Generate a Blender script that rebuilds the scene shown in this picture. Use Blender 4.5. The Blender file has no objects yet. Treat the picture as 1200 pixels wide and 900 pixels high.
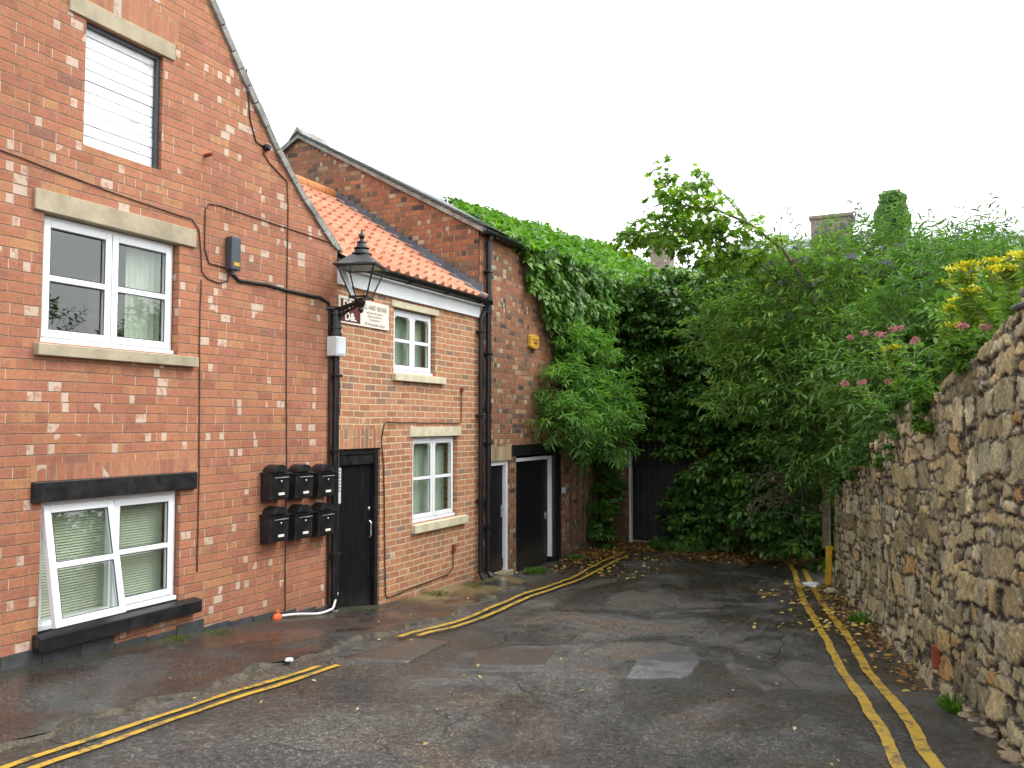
import bpy, bmesh, math, random
import numpy as np
from mathutils import Vector, Matrix
from mathutils.geometry import tessellate_polygon
from mathutils import noise as mnoise

random.seed(7); rng = np.random.default_rng(11)
SC = bpy.context.scene
COL = SC.collection
R = math.radians
EYE = 2.45            # camera height over the far end of the lane; the builders work relative to the eye

# ------------------------------------------------------------------ camera, sky, sun, exposure
cam_d = bpy.data.cameras.new('camera'); cam = bpy.data.objects.new('camera', cam_d); COL.objects.link(cam)
cam_d.sensor_width = 36.0; cam_d.lens = 36.0 * 970 / 1200
cam_d.clip_start = 0.05; cam_d.clip_end = 3000
cam.location = (0, 0, EYE); cam.rotation_euler = (R(90 + 2.75), 0, R(26.1))
SC.camera = cam
SC.render.resolution_x = 1024; SC.render.resolution_y = 768
SC.view_settings.view_transform = 'Standard'; SC.view_settings.look = 'None'
SC.view_settings.exposure = 0.78; SC.view_settings.gamma = 1
world = bpy.data.worlds.new('World'); SC.world = world; world.use_nodes = True
wt = world.node_tree; wt.nodes.clear()
sky = wt.nodes.new('ShaderNodeTexSky'); sky.sky_type = 'NISHITA'; sky.sun_disc = False
SUN_EL, SUN_AZ = R(52), R(60)      # azimuth clockwise from +Y
sky.sun_elevation = SUN_EL; sky.sun_rotation = SUN_AZ; sky.air_density = 1.0; sky.dust_density = 6.0; sky.ozone_density = 1.0
hs = wt.nodes.new('ShaderNodeHueSaturation'); hs.inputs['Saturation'].default_value = 0.12
mixw = wt.nodes.new('ShaderNodeMix'); mixw.data_type = 'RGBA'; mixw.inputs[0].default_value = 0.6
mixw.inputs[7].default_value = (14.5, 15.0, 15.6, 1)        # the even white of the cloud layer
bg = wt.nodes.new('ShaderNodeBackground'); bg.inputs[1].default_value = 0.125
wo = wt.nodes.new('ShaderNodeOutputWorld')
wt.links.new(sky.outputs[0], hs.inputs['Color']); wt.links.new(hs.outputs[0], mixw.inputs[6])
wt.links.new(mixw.outputs[2], bg.inputs[0]); wt.links.new(bg.outputs[0], wo.inputs[0])
sd = bpy.data.lights.new('sun', 'SUN'); sd.energy = 0.9; sd.angle = R(25); sd.color = (1, .97, .92)
sun = bpy.data.objects.new('sun', sd); COL.objects.link(sun)
sv = Vector((math.sin(SUN_AZ) * math.cos(SUN_EL), math.cos(SUN_AZ) * math.cos(SUN_EL), math.sin(SUN_EL)))
sun.rotation_euler = sv.to_track_quat('Z', 'Y').to_euler(); sun.location = sv * 40
SC.cycles.max_bounces = 6; SC.cycles.diffuse_bounces = 3; SC.cycles.glossy_bounces = 3
SC.cycles.transparent_max_bounces = 8

# ------------------------------------------------------------------ node helper
class NT:
    def __init__(s, name):
        s.m = bpy.data.materials.new(name); s.m.use_nodes = True; s.t = s.m.node_tree; s.t.nodes.clear()
        s.out = s.n('ShaderNodeOutputMaterial'); s.p = s.n('ShaderNodeBsdfPrincipled')
        s.t.links.new(s.p.outputs[0], s.out.inputs[0])
    def n(s, ty, **k):
        n = s.t.nodes.new(ty)
        for a, b in k.items(): setattr(n, a, b)
        return n
    def set(s, sock, v):
        if isinstance(v, bpy.types.NodeSocket): s.t.links.new(v, sock)
        elif isinstance(v, tuple) and len(v) == 3 and sock.type == 'RGBA': sock.default_value = (*v, 1)
        else: sock.default_value = v
    def math(s, op, a, b=0.0, c=0.0, clamp=False):
        n = s.n('ShaderNodeMath', operation=op, use_clamp=clamp)
        s.set(n.inputs[0], a); s.set(n.inputs[1], b)
        if op in ('MULTIPLY_ADD', 'SMOOTH_MIN', 'WRAP', 'COMPARE'): s.set(n.inputs[2], c)
        return n.outputs[0]
    def mr(s, v, a, b, c=0., d=1., smooth=True):
        n = s.n('ShaderNodeMapRange', interpolation_type='SMOOTHSTEP' if smooth else 'LINEAR')
        for i, x in enumerate((v, a, b, c, d)): s.set(n.inputs[i], x)
        return n.outputs[0]
    def mix(s, f, a, b, mode='MIX'):
        n = s.n('ShaderNodeMix', data_type='RGBA', blend_type=mode)
        s.set(n.inputs[0], f); s.set(n.inputs[6], a); s.set(n.inputs[7], b)
        return n.outputs[2]
    def coord(s, kind='Object'): return s.n('ShaderNodeTexCoord').outputs[kind]
    def xyz(s, v):
        n = s.n('ShaderNodeSeparateXYZ'); s.set(n.inputs[0], v); return n.outputs
    def vec(s, x, y, z=0.):
        n = s.n('ShaderNodeCombineXYZ')
        for i, v in enumerate((x, y, z)): s.set(n.inputs[i], v)
        return n.outputs[0]
    def noise(s, v, scale, detail=4., rough=.55, dist=0., out=0):
        n = s.n('ShaderNodeTexNoise'); s.set(n.inputs['Vector'], v); n.inputs['Scale'].default_value = scale
        n.inputs['Detail'].default_value = detail; n.inputs['Roughness'].default_value = rough; n.inputs['Distortion'].default_value = dist
        return n.outputs[out]
    def vor(s, v, scale, feat='F1', out='Distance', rnd=1.):
        n = s.n('ShaderNodeTexVoronoi', feature=feat); s.set(n.inputs['Vector'], v); n.inputs['Scale'].default_value = scale
        n.inputs['Randomness'].default_value = rnd
        return n.outputs[out]
    def white(s, v):
        n = s.n('ShaderNodeTexWhiteNoise', noise_dimensions='3D'); s.set(n.inputs[0], v); return n.outputs[0]
    def ramp(s, f, stops, interp='LINEAR'):
        n = s.n('ShaderNodeValToRGB'); n.color_ramp.interpolation = interp
        e = n.color_ramp.elements
        while len(e) < len(stops): e.new(0.5)
        for i, (p, c) in enumerate(stops): e[i].position = p; e[i].color = (*c, 1) if len(c) == 3 else c
        s.set(n.inputs[0], f); return n.outputs[0]
    def bump(s, h, dist, strength=1.):
        n = s.n('ShaderNodeBump'); n.inputs['Strength'].default_value = strength; n.inputs['Distance'].default_value = dist
        s.set(n.inputs['Height'], h); s.t.links.new(n.outputs[0], s.p.inputs['Normal']); return n
    def fin(s, color, rough=.7, spec=.5, metal=0.):
        s.set(s.p.inputs['Base Color'], color); s.set(s.p.inputs['Roughness'], rough)
        s.set(s.p.inputs['Specular IOR Level'], spec); s.set(s.p.inputs['Metallic'], metal); return s.m

def plain(name, col, rough=.6, var=.25, scale=9., spec=.4, metal=0., bump=.0, dirt=None, dirtamt=.4):
    t = NT(name); c = t.coord()
    n = t.noise(c, scale, 5)
    k = t.mr(n, .3, .7, 1 - var, 1 + var * .6)
    base = t.mix(1., col, t.vec(k, k, k), 'MULTIPLY')
    if dirt:
        n2 = t.noise(c, scale * .35, 6, .65)
        base = t.mix(t.mr(n2, .5, .72, 0, dirtamt), base, dirt)
    if bump: t.bump(t.noise(c, scale * 5, 6, .6), bump)
    r = t.mr(n, .3, .7, rough - .06, rough + .08)
    return t.fin(base, r, spec, metal)

def brick_mat(name, stops, mortar, course=.0765, length=.212, mw=.010, hdr_every=5, pale=.03, palecol=(.55, .45, .36),
              seed=0., stain=(.10, .07, .05), stainamt=.35, rough=.82, swap=False, perpcol=None, mvar=.35, warp=.004, basedark=None, depth=.006):
    t = NT(name); co = t.coord(); x, y, z = t.xyz(co)
    geo = t.n('ShaderNodeNewGeometry'); nx, ny, nz = t.xyz(geo.outputs['Normal'])
    f = t.math('GREATER_THAN', t.math('ABSOLUTE', nx), .7)
    u = t.math('ADD', t.math('MULTIPLY', f, y), t.math('MULTIPLY', t.math('SUBTRACT', 1., f), x))
    wn = t.n('ShaderNodeTexNoise'); t.set(wn.inputs['Vector'], co); wn.inputs['Scale'].default_value = 7.; wn.inputs['Detail'].default_value = 3.
    wr, wg, wb = t.xyz(wn.outputs[1])
    wn2 = t.n('ShaderNodeTexNoise'); t.set(wn2.inputs['Vector'], co); wn2.inputs['Scale'].default_value = 1.1; wn2.inputs['Detail'].default_value = 1.
    vr, vg, vb = t.xyz(wn2.outputs[1])
    u = t.math('ADD', u, t.math('MULTIPLY', t.math('SUBTRACT', wr, .5), warp * 2))
    zz = t.math('ADD', z, t.math('MULTIPLY', t.math('SUBTRACT', wg, .5), warp * 2))
    zz = t.math('ADD', zz, t.math('MULTIPLY', t.math('SUBTRACT', vg, .5), .03))
    if swap: u, zz = t.math('ADD', zz, 10.), u
    if swap: length = .9
    row = t.math('FLOOR', t.math('DIVIDE', zz, course))
    odd = t.math('FLOORED_MODULO', row, 2.)
    if hdr_every: hdr = t.math('LESS_THAN', t.math('FLOORED_MODULO', row, float(hdr_every)), .5)
    else: hdr = 0.
    ln = t.math('MULTIPLY', length, t.math('SUBTRACT', 1., t.math('MULTIPLY', hdr, .5)))
    uu = t.math('ADD', t.math('DIVIDE', u, ln), t.math('MULTIPLY', odd, .5))
    uu = t.math('ADD', uu, t.math('MULTIPLY', t.white(t.vec(row, 3.1, seed)), .12))
    colm = t.math('FLOOR', uu); fu = t.math('FRACT', uu); fz = t.math('FRACT', t.math('DIVIDE', zz, course))
    du = t.math('MULTIPLY', t.math('MINIMUM', fu, t.math('SUBTRACT', 1., fu)), ln)
    dz = t.math('MULTIPLY', t.math('MINIMUM', fz, t.math('SUBTRACT', 1., fz)), course)
    e = t.math('MINIMUM', du, dz)
    e = t.math('ADD', e, t.math('MULTIPLY', t.math('SUBTRACT', t.noise(co, 60, 3), .5), .004))
    mask = t.mr(e, mw * .5 - .0015, mw * .5 + .0025)
    rnd = t.white(t.vec(colm, row, seed + 1.3)); rnd2 = t.white(t.vec(colm, row, seed + 7.7))
    bc = t.ramp(rnd, stops)
    fine = t.noise(co, 45, 5, .7)
    bc = t.mix(1., bc, t.ramp(fine, [(.25, (.72, .72, .72)), (.5, (1, 1, 1)), (.75, (1.18, 1.15, 1.12))]), 'MULTIPLY')
    blot = t.noise(co, 14, 4, .6)
    bc = t.mix(t.mr(blot, .50, .68, 0., .5), bc, t.mix(.5, bc, stain))
    core = t.mr(e, .008, .03)
    bc = t.mix(t.math('MULTIPLY', core, t.math('MULTIPLY', rnd2, .55)), bc, t.mix(1., bc, (.78, .72, .86), 'MULTIPLY'))
    # pale half bricks: whitewashed or refaced ones, clustered
    half = t.math('FLOOR', t.math('MULTIPLY', uu, t.math('MULTIPLY', t.math('SUBTRACT', 2., hdr), t.math('ADD', 1., t.math('GREATER_THAN', t.white(t.vec(row, 8.8, seed)), .45)))))
    r3 = t.white(t.vec(half, row, seed + 4.4))
    cl = t.mr(t.noise(co, 1.3, 2), .35, .68, pale * .35, pale * 2.4)
    pm = t.math('LESS_THAN', r3, cl)
    pm = t.math('MULTIPLY', pm, t.mr(t.noise(co, 22, 4, .6), .33, .5, .3, .92))
    # worn pale mortar smears on the perpends
    bc = t.mix(pm, bc, palecol)
    bign = t.noise(co, .7, 5, .65)
    bc = t.mix(1., bc, t.ramp(bign, [(.3, (.80, .78, .76)), (.55, (1, 1, 1)), (.75, (1.1, 1.08, 1.06))]), 'MULTIPLY')
    mo = t.mix(1., mortar, t.ramp(t.noise(co, 11, 5, .7), [(.3, (1 - mvar,) * 3), (.7, (1 + mvar * .7,) * 3)]), 'MULTIPLY')
    perp = t.math('GREATER_THAN', dz, du)
    if perpcol: mo = t.mix(perp, mo, perpcol)
    pr = t.white(t.vec(t.math('FLOOR', t.math('ADD', uu, .5)), row, seed + 9.))
    mo = t.mix(t.math('MULTIPLY', perp, t.math('MULTIPLY', t.math('LESS_THAN', pr, .27), .9)), mo, palecol)
    c = t.mix(mask, mo, bc)
    streak = t.noise(t.vec(t.math('MULTIPLY', u, 3.), t.math('MULTIPLY', zz, .5), x), 1.6, 5, .7)
    c = t.mix(t.mr(streak, .5, .78, 0., stainamt), c, t.mix(.6, c, stain))
    if basedark:
        z0, z1, bcol = basedark
        k = t.mr(t.math('ADD', z, t.math('MULTIPLY', t.noise(co, 3, 4), .5)), z0, z1, .75, 0.)
        c = t.mix(k, c, t.mix(.65, c, bcol))
    h = t.math('ADD', t.math('MULTIPLY', mask, t.math('ADD', .8, t.math('MULTIPLY', rnd2, .35))), t.math('MULTIPLY', fine, .35))
    t.bump(h, depth)
    return t.fin(c, t.mr(fine, .3, .7, rough - .1, rough + .08), .3)

# ------------------------------------------------------------------ mesh helpers
def link(name, me, m=None, parent=None, smooth=False):
    o = bpy.data.objects.new(name, me); COL.objects.link(o)
    if m is not None:
        for mm in (m if isinstance(m, list) else [m]): me.materials.append(mm)
    if parent is not None: o.parent = parent
    if smooth:
        me.polygons.foreach_set('use_smooth', [True] * len(me.polygons))
    return o
def tag(o, label=None, cat=None, group=None, kind=None):
    if label: o['label'] = label
    if cat: o['category'] = cat
    if group: o['group'] = group
    if kind: o['kind'] = kind
    return o
def empty(name, loc, label=None, cat=None, group=None):
    o = bpy.data.objects.new(name, None); COL.objects.link(o); o.location = loc; o.empty_display_size = .2
    return tag(o, label, cat, group)
def copy_tree(o, parent=None):
    c = o.copy(); COL.objects.link(c)
    if parent is not None: c.parent = parent
    for ch in list(o.children): copy_tree(ch, c)
    return c

class MB:
    """collects shapes into ONE mesh"""
    def __init__(s, off=(0, 0, 0)): s.bm = bmesh.new(); s.off = Vector(off)
    def box(s, lo, hi, bevel=0., M=None):
        lo, hi = Vector(lo), Vector(hi)
        g = bmesh.ops.create_cube(s.bm, size=1)
        T = Matrix.Translation((lo + hi) / 2) @ Matrix.Diagonal((*(hi - lo), 1))
        bmesh.ops.transform(s.bm, matrix=T, verts=g['verts'])
        vs = g['verts']
        if bevel > 0:
            es = list({e for v in vs for e in v.link_edges})
            r = bmesh.ops.bevel(s.bm, geom=es, offset=bevel, segments=2, affect='EDGES', profile=.5)
            vs = list({v for f in r['faces'] for v in f.verts} | {v for v in vs if v.is_valid})
        if M is not None: bmesh.ops.transform(s.bm, matrix=M, verts=vs)
        return s
    def tube(s, pts, r, seg=8, cap=True):
        pts = [Vector(p) for p in pts]; n = len(pts); rs = r if isinstance(r, (list, tuple)) else [r] * n
        rings = []; prev = None
        for i, p in enumerate(pts):
            d = (pts[min(i + 1, n - 1)] - pts[max(i - 1, 0)]).normalized()
            if prev is None:
                a = d.orthogonal().normalized()
            else:
                a = (prev - d * prev.dot(d)).normalized()
            prev = a; b = d.cross(a)
            rings.append([s.bm.verts.new(p + (a * math.cos(k * 2 * math.pi / seg) + b * math.sin(k * 2 * math.pi / seg)) * rs[i]) for k in range(seg)])
        for i in range(n - 1):
            for k in range(seg):
                s.bm.faces.new((rings[i][k], rings[i][(k + 1) % seg], rings[i + 1][(k + 1) % seg], rings[i + 1][k]))
        if cap:
            s.bm.faces.new(rings[0][::-1]); s.bm.faces.new(rings[-1])
        return s
    def lathe(s, prof, cx=0, cy=0, seg=20, z=0, rot=0.):
        """prof: (r, z) pairs, about a vertical axis"""
        rings = []
        for (r, zz) in prof:
            rings.append([s.bm.verts.new((cx + r * math.cos(rot + k * 2 * math.pi / seg), cy + r * math.sin(rot + k * 2 * math.pi / seg), z + zz)) for k in range(seg)])
        for i in range(len(prof) - 1):
            for k in range(seg):
                s.bm.faces.new((rings[i][k], rings[i][(k + 1) % seg], rings[i + 1][(k + 1) % seg], rings[i + 1][k]))
        s.bm.faces.new(rings[0][::-1]); s.bm.faces.new(rings[-1])
        return s
    def prism(s, poly, axis, a, b):
        """poly of 2D points extruded along axis between a and b"""
        def P(u, v, w): return {'x': (w, u, v), 'y': (u, w, v), 'z': (u, v, w)}[axis]
        A = [s.bm.verts.new(P(u, v, a)) for u, v in poly]; B = [s.bm.verts.new(P(u, v, b)) for u, v in poly]
        n = len(poly)
        s.bm.faces.new(A[::-1]); s.bm.faces.new(B)
        for i in range(n): s.bm.faces.new((A[i], A[(i + 1) % n], B[(i + 1) % n], B[i]))
        return s
    def build(s, name, m, parent=None, smooth=False, angle=None):
        bmesh.ops.recalc_face_normals(s.bm, faces=s.bm.faces[:])
        if s.off.length: bmesh.ops.translate(s.bm, vec=-s.off, verts=s.bm.verts[:])
        me = bpy.data.meshes.new(name); s.bm.to_mesh(me); s.bm.free()
        o = link(name, me, m, parent, smooth)
        if parent is None and s.off.length: o.location = s.off
        if smooth and angle:
            me.set_sharp_from_angle(angle=R(angle))
        return o

def wall_mesh(name, outer, holes, axis, c0, c1, m, parent=None):
    """polygon with openings, front plane at c0 and back plane at c1"""
    def P(u, v, w): return Vector((w, u, v)) if axis == 'x' else Vector((u, w, v))
    loops = [outer] + holes
    tris = tessellate_polygon([[Vector((u, v, 0)) for u, v in lp] for lp in loops])
    flat = [p for lp in loops for p in lp]; n = len(flat)
    verts = [P(u, v, c0) for u, v in flat] + [P(u, v, c1) for u, v in flat]
    faces = [tuple(t) for t in tris] + [tuple(i + n for i in t[::-1]) for t in tris]
    k = 0
    for lp in loops:
        L = len(lp)
        for i in range(L): faces.append((k + i, k + (i + 1) % L, k + (i + 1) % L + n, k + i + n))
        k += L
    me = bpy.data.meshes.new(name); me.from_pydata([tuple(v) for v in verts], [], faces)
    bm = bmesh.new(); bm.from_mesh(me); bmesh.ops.recalc_face_normals(bm, faces=bm.faces[:]); bm.to_mesh(me); bm.free()
    return link(name, me, m, parent)
def rect(a0, a1, b0, b1): return [(a0, b0), (a1, b0), (a1, b1), (a0, b1)]
def text_mesh(name, body, size, m, parent, M, sx=1., ext=.001, bold=0.):
    cu = bpy.data.curves.new(name, 'FONT'); cu.body = body; cu.size = size; cu.align_x = 'CENTER'; cu.align_y = 'CENTER'; cu.extrude = ext
    cu.offset = bold
    t = bpy.data.objects.new('tmp', cu); COL.objects.link(t)
    me = bpy.data.meshes.new_from_object(t.evaluated_get(bpy.context.evaluated_depsgraph_get()))
    bpy.data.objects.remove(t); me.transform(M @ Matrix.Diagonal((sx, 1, 1, 1)))
    me.materials.clear()
    return link(name, me, m, parent)

# ------------------------------------------------------------------ the lay of the lane
GY = [-40, -3, 0, 3.6, 5, 6, 7.2, 8, 10.5, 12, 15, 20, 60]
GZ = [-.2, -1.25, -1.5, -1.73, -1.82, -1.9, -2.04, -2.12, -2.24, -2.32, -2.4, -2.45, -2.6]
def gz(x, y):
    z = np.interp(y, GY, GZ)
    x = np.asarray(x, float); y = np.asarray(y, float)
    z = z + .012 * np.sin(x * 1.3 + .6 * y + 1) * np.sin(y * .9 + .4) + .006 * np.sin(x * 3.1 - y * 1.7) + .004 * np.sin(x * 6.3 + y * 5.1)
    return z
def gzf(x, y): return float(gz(x, y))
KX = [-4.3, -4.3, -4.3, -4.36, -4.58, -4.96, -5.1]; KY = [-5, 2.75, 4.5, 5.66, 7.04, 10.1, 11.0]
def kerbx(y): return np.interp(y, KY, KX)
WA = np.array([.108, 7.39]); WT = np.array([-.2094, .9778]); WN = np.array([-.9778, -.2094])   # stone wall line; WN points at the lane
def wallx(y): return WA[0] + WT[0] / WT[1] * (y - WA[1])
def fbm(x, y, z=0., o=4): return mnoise.fractal(Vector((x, y, z)), 1.0, 2.0, o)

# ------------------------------------------------------------------ materials
M = {}
red = [(0, (.35, .140, .080)), (.3, (.415, .172, .093)), (.55, (.455, .192, .100)), (.78, (.39, .158, .098)), (.92, (.46, .215, .105)), (.975, (.48, .24, .11)), (1, (.27, .125, .09))]
M['brick_red'] = brick_mat('red_brickwork', red, (.25, .165, .115), mw=.007, pale=.05, perpcol=(.44, .25, .16), palecol=(.58, .45, .35), seed=1, hdr_every=5, basedark=(-2.0, -1.3, (.09, .06, .045)))
tan = [(0, (.40, .175, .09)), (.25, (.50, .225, .115)), (.5, (.54, .26, .14)), (.7, (.44, .20, .11)), (.87, (.36, .195, .12)), (.95, (.28, .18, .13)), (1, (.58, .29, .15))]
M['brick_tan'] = brick_mat('buff_red_brickwork', tan, (.60, .45, .28), mw=.014, pale=.008, palecol=(.55, .44, .30), seed=5, hdr_every=0, length=.212, stainamt=.2, basedark=(-2.25, -1.55, (.13, .07, .04)), mvar=.2)
old = [(0, (.07, .055, .05)), (.12, (.20, .10, .06)), (.3, (.38, .15, .075)), (.5, (.29, .12, .065)), (.7, (.42, .175, .08)), (.86, (.19, .11, .075)), (.93, (.46, .32, .17)), (1, (.28, .12, .07))]
M['brick_old'] = brick_mat('old_dark_brickwork', old, (.23, .17, .12), mw=.010, pale=.035, palecol=(.48, .40, .27), seed=9, hdr_every=4, stainamt=.5, stain=(.05, .04, .033), warp=.006, basedark=(-2.4, -1.0, (.07, .075, .04)), depth=.008)
M['soldier_red'] = brick_mat('red_brick_arch', red, (.40, .28, .20), mw=.009, pale=.05, palecol=(.56, .45, .36), seed=2, swap=True, hdr_every=0)
M['soldier_tan'] = brick_mat('buff_brick_arch', tan, (.50, .38, .24), mw=.012, pale=.02, seed=3, swap=True, hdr_every=0)
M['soldier_old'] = brick_mat('old_pale_brick_arch', [(0, (.36, .28, .17)), (.5, (.44, .33, .2)), (1, (.30, .2, .12))], (.3, .22, .15), mw=.010, pale=.1, palecol=(.5, .42, .3), seed=4, swap=True, hdr_every=0)
M['plinth'] = plain('blue_brick_plinth', (.055, .058, .062), .6, .35, 8, dirt=(.07, .08, .03), bump=.004)
M['stone_trim'] = plain('weathered_stone_trim', (.40, .34, .235), .85, .2, 6, dirt=(.19, .18, .11), dirtamt=.55, bump=.003)
M['stone_pale'] = plain('pale_stone_trim', (.60, .54, .38), .8, .15, 8, dirt=(.36, .34, .17), dirtamt=.6, bump=.002)
M['upvc'] = plain('white_window_frame', (.82, .83, .84), .32, .03, 4, spec=.5)
M['fascia'] = plain('white_painted_fascia', (.78, .79, .80), .5, .06, 3)
M['black'] = plain('black_gloss_paint', (.012, .012, .014), .38, .4, 12, spec=.5, dirt=(.05, .047, .042), dirtamt=.35, bump=.0008)
M['black_door'] = None
M['iron'] = plain('black_iron', (.014, .013, .013), .33, .4, 14, spec=.5)
M['plastic'] = plain('black_plastic_rainwater', (.012, .012, .015), .35, .3, 9)
M['greybox'] = plain('pale_grey_plastic', (.62, .66, .68), .45, .06, 6)
M['darkbox'] = plain('dark_grey_plastic', (.055, .065, .075), .4, .2, 6)
M['steel'] = plain('brushed_steel', (.62, .63, .63), .35, .08, 20, metal=.9)
M['cable'] = plain('black_cable', (.02, .017, .015), .6, .3, 10)
M['cable_brown'] = plain('brown_cable', (.10, .045, .025), .6, .3, 10)
M['cable_white'] = plain('white_hose', (.72, .70, .66), .5, .1, 10)
M['orange'] = plain('orange_plastic', (.75, .13, .03), .5, .2, 12)
M['yellowbox'] = plain('yellow_alarm_plastic', (.62, .36, .035), .5, .2, 12, dirt=(.3, .17, .04), dirtamt=.5)
M['yellowpost'] = plain('worn_yellow_paint', (.52, .30, .015), .6, .25, 10, dirt=(.16, .11, .05), dirtamt=.6, bump=.002)
M['interior'] = plain('dim_room_surface', (.16, .16, .14), .9, .2, 2)
M['curtain'] = plain('cream_net_curtain', (.60, .62, .50), .9, .12, 5)
M['curtain_green'] = plain('pale_green_blind', (.58, .63, .50), .9, .12, 5)
M['slate'] = plain('grey_slate', (.12, .14, .135), .55, .3, 7, dirt=(.2, .22, .19), dirtamt=.6, bump=.003)
M['verge'] = plain('grey_verge_mortar', (.30, .29, .26), .9, .35, 9, dirt=(.10, .10, .09), dirtamt=.7, bump=.01)
M['coping'] = plain('dark_weathered_coping', (.16, .155, .14), .9, .45, 9, dirt=(.05, .05, .04), dirtamt=.8, bump=.02)
M['stone_dark'] = plain('dirty_loose_stone', (.26, .20, .125), .9, .35, 12, dirt=(.08, .07, .045), dirtamt=.7, bump=.01)
M['lead'] = plain('lead_flashing', (.13, .14, .16), .5, .25, 4)
M['ridge_tile'] = plain('orange_ridge_tile', (.50, .20, .07), .75, .2, 10)
M['sign_white'] = plain('cream_sign_board', (.80, .77, .66), .5, .06, 5, dirt=(.6, .55, .42), dirtamt=.4)
M['sign_maroon'] = plain('maroon_sign_panel', (.10, .018, .016), .5, .1, 5)
M['sign_text'] = plain('faded_sign_lettering', (.48, .38, .32), .6, .1, 5)
M['rust'] = plain('rusty_red_iron', (.22, .05, .025), .8, .35, 20)
M['bark'] = plain('brown_bark', (.12, .095, .065), .9, .35, 14, bump=.006)
M['twig'] = plain('grey_twig', (.16, .14, .10), .9, .3, 14)
M['greenstem'] = plain('green_stem', (.16, .20, .06), .8, .3, 14)
M['chimney'] = brick_mat('chimney_brickwork', [(0, (.20, .17, .13)), (.5, (.30, .26, .20)), (1, (.27, .20, .15))], (.28, .26, .22), seed=12, pale=.02, hdr_every=0)
M['earth'] = plain('dark_earth', (.055, .042, .028), .95, .4, 3, dirt=(.05, .06, .025), dirtamt=.7, bump=.02)
M['litter_white'] = plain('white_litter', (.7, .72, .75), .6, .1, 10)

def door_mat():
    t = NT('black_boarded_door'); co = t.coord(); x, y, z = t.xyz(co)
    f = t.math('FRACT', t.math('DIVIDE', y, .105)); d = t.math('MINIMUM', f, t.math('SUBTRACT', 1., f))
    groove = t.mr(d, .0, .06)
    n = t.noise(t.vec(t.math('MULTIPLY', y, 14.), x, t.math('MULTIPLY', z, 1.6)), 2., 5, .7)
    c = t.mix(t.mr(n, .5, .75, 0., .5), (.007, .007, .009), (.028, .027, .027))
    c = t.mix(t.mr(t.math('ADD', z, t.math('MULTIPLY', t.noise(co, 9, 4), .35)), -2.05, -1.6, .5, 0.), c, (.06, .052, .04))
    t.bump(t.math('ADD', groove, t.math('MULTIPLY', n, .25)), .005)
    return t.fin(c, t.mr(n, .3, .7, .42, .6), .16)
M['black_door'] = door_mat()

def board_mat():
    t = NT('white_painted_boards'); co = t.coord(); x, y, z = t.xyz(co)
    n = t.noise(t.vec(x, t.math('MULTIPLY', y, 3.), t.math('MULTIPLY', z, 26.)), 1.7, 6, .7)
    c = t.mix(t.mr(n, .58, .68, 0., .85), (.84, .85, .86), (.30, .26, .24))
    return t.fin(c, .5, .3)
M['boards'] = board_mat()

def glass_mat(name='window_glass', r0=.105, tint=(.80, .86, .83)):
    t = NT(name); t.t.nodes.remove(t.p)
    gl = t.n('ShaderNodeBsdfGlossy'); gl.inputs['Roughness'].default_value = .015; gl.inputs['Color'].default_value = (.95, 1, .98, 1)
    tr = t.n('ShaderNodeBsdfTransparent'); tr.inputs['Color'].default_value = (*tint, 1)
    lw = t.n('ShaderNodeLayerWeight'); lw.inputs[0].default_value = .5
    rf_ = t.math('MULTIPLY_ADD', t.math('POWER', lw.outputs[1], 4.), .85 * (1 if r0 > .1 else .4), r0)
    b = t.n('ShaderNodeBump'); b.inputs['Distance'].default_value = .002; t.set(b.inputs['Height'], t.noise(t.coord(), 2.2, 1))
    t.t.links.new(b.outputs[0], gl.inputs['Normal'])
    mx = t.n('ShaderNodeMixShader'); t.t.links.new(rf_, mx.inputs[0]); t.t.links.new(tr.outputs[0], mx.inputs[1]); t.t.links.new(gl.outputs[0], mx.inputs[2])
    t.t.links.new(mx.outputs[0], t.out.inputs[0]); return t.m
M['glass'] = glass_mat(); M['lamp_glass'] = glass_mat('lantern_glass', .035, (.93, .95, .93))

def blind_mat():
    t = NT('venetian_blind'); co = t.coord(); x, y, z = t.xyz(co)
    f = t.math('FRACT', t.math('DIVIDE', z, .027)); k = t.mr(f, 0., 1., .55, 1.1, False)
    c = t.mix(1., (.52, .56, .42), t.vec(k, k, k), 'MULTIPLY')
    return t.fin((.60, .62, .48), .7, .3)
M['blind'] = blind_mat()

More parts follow.
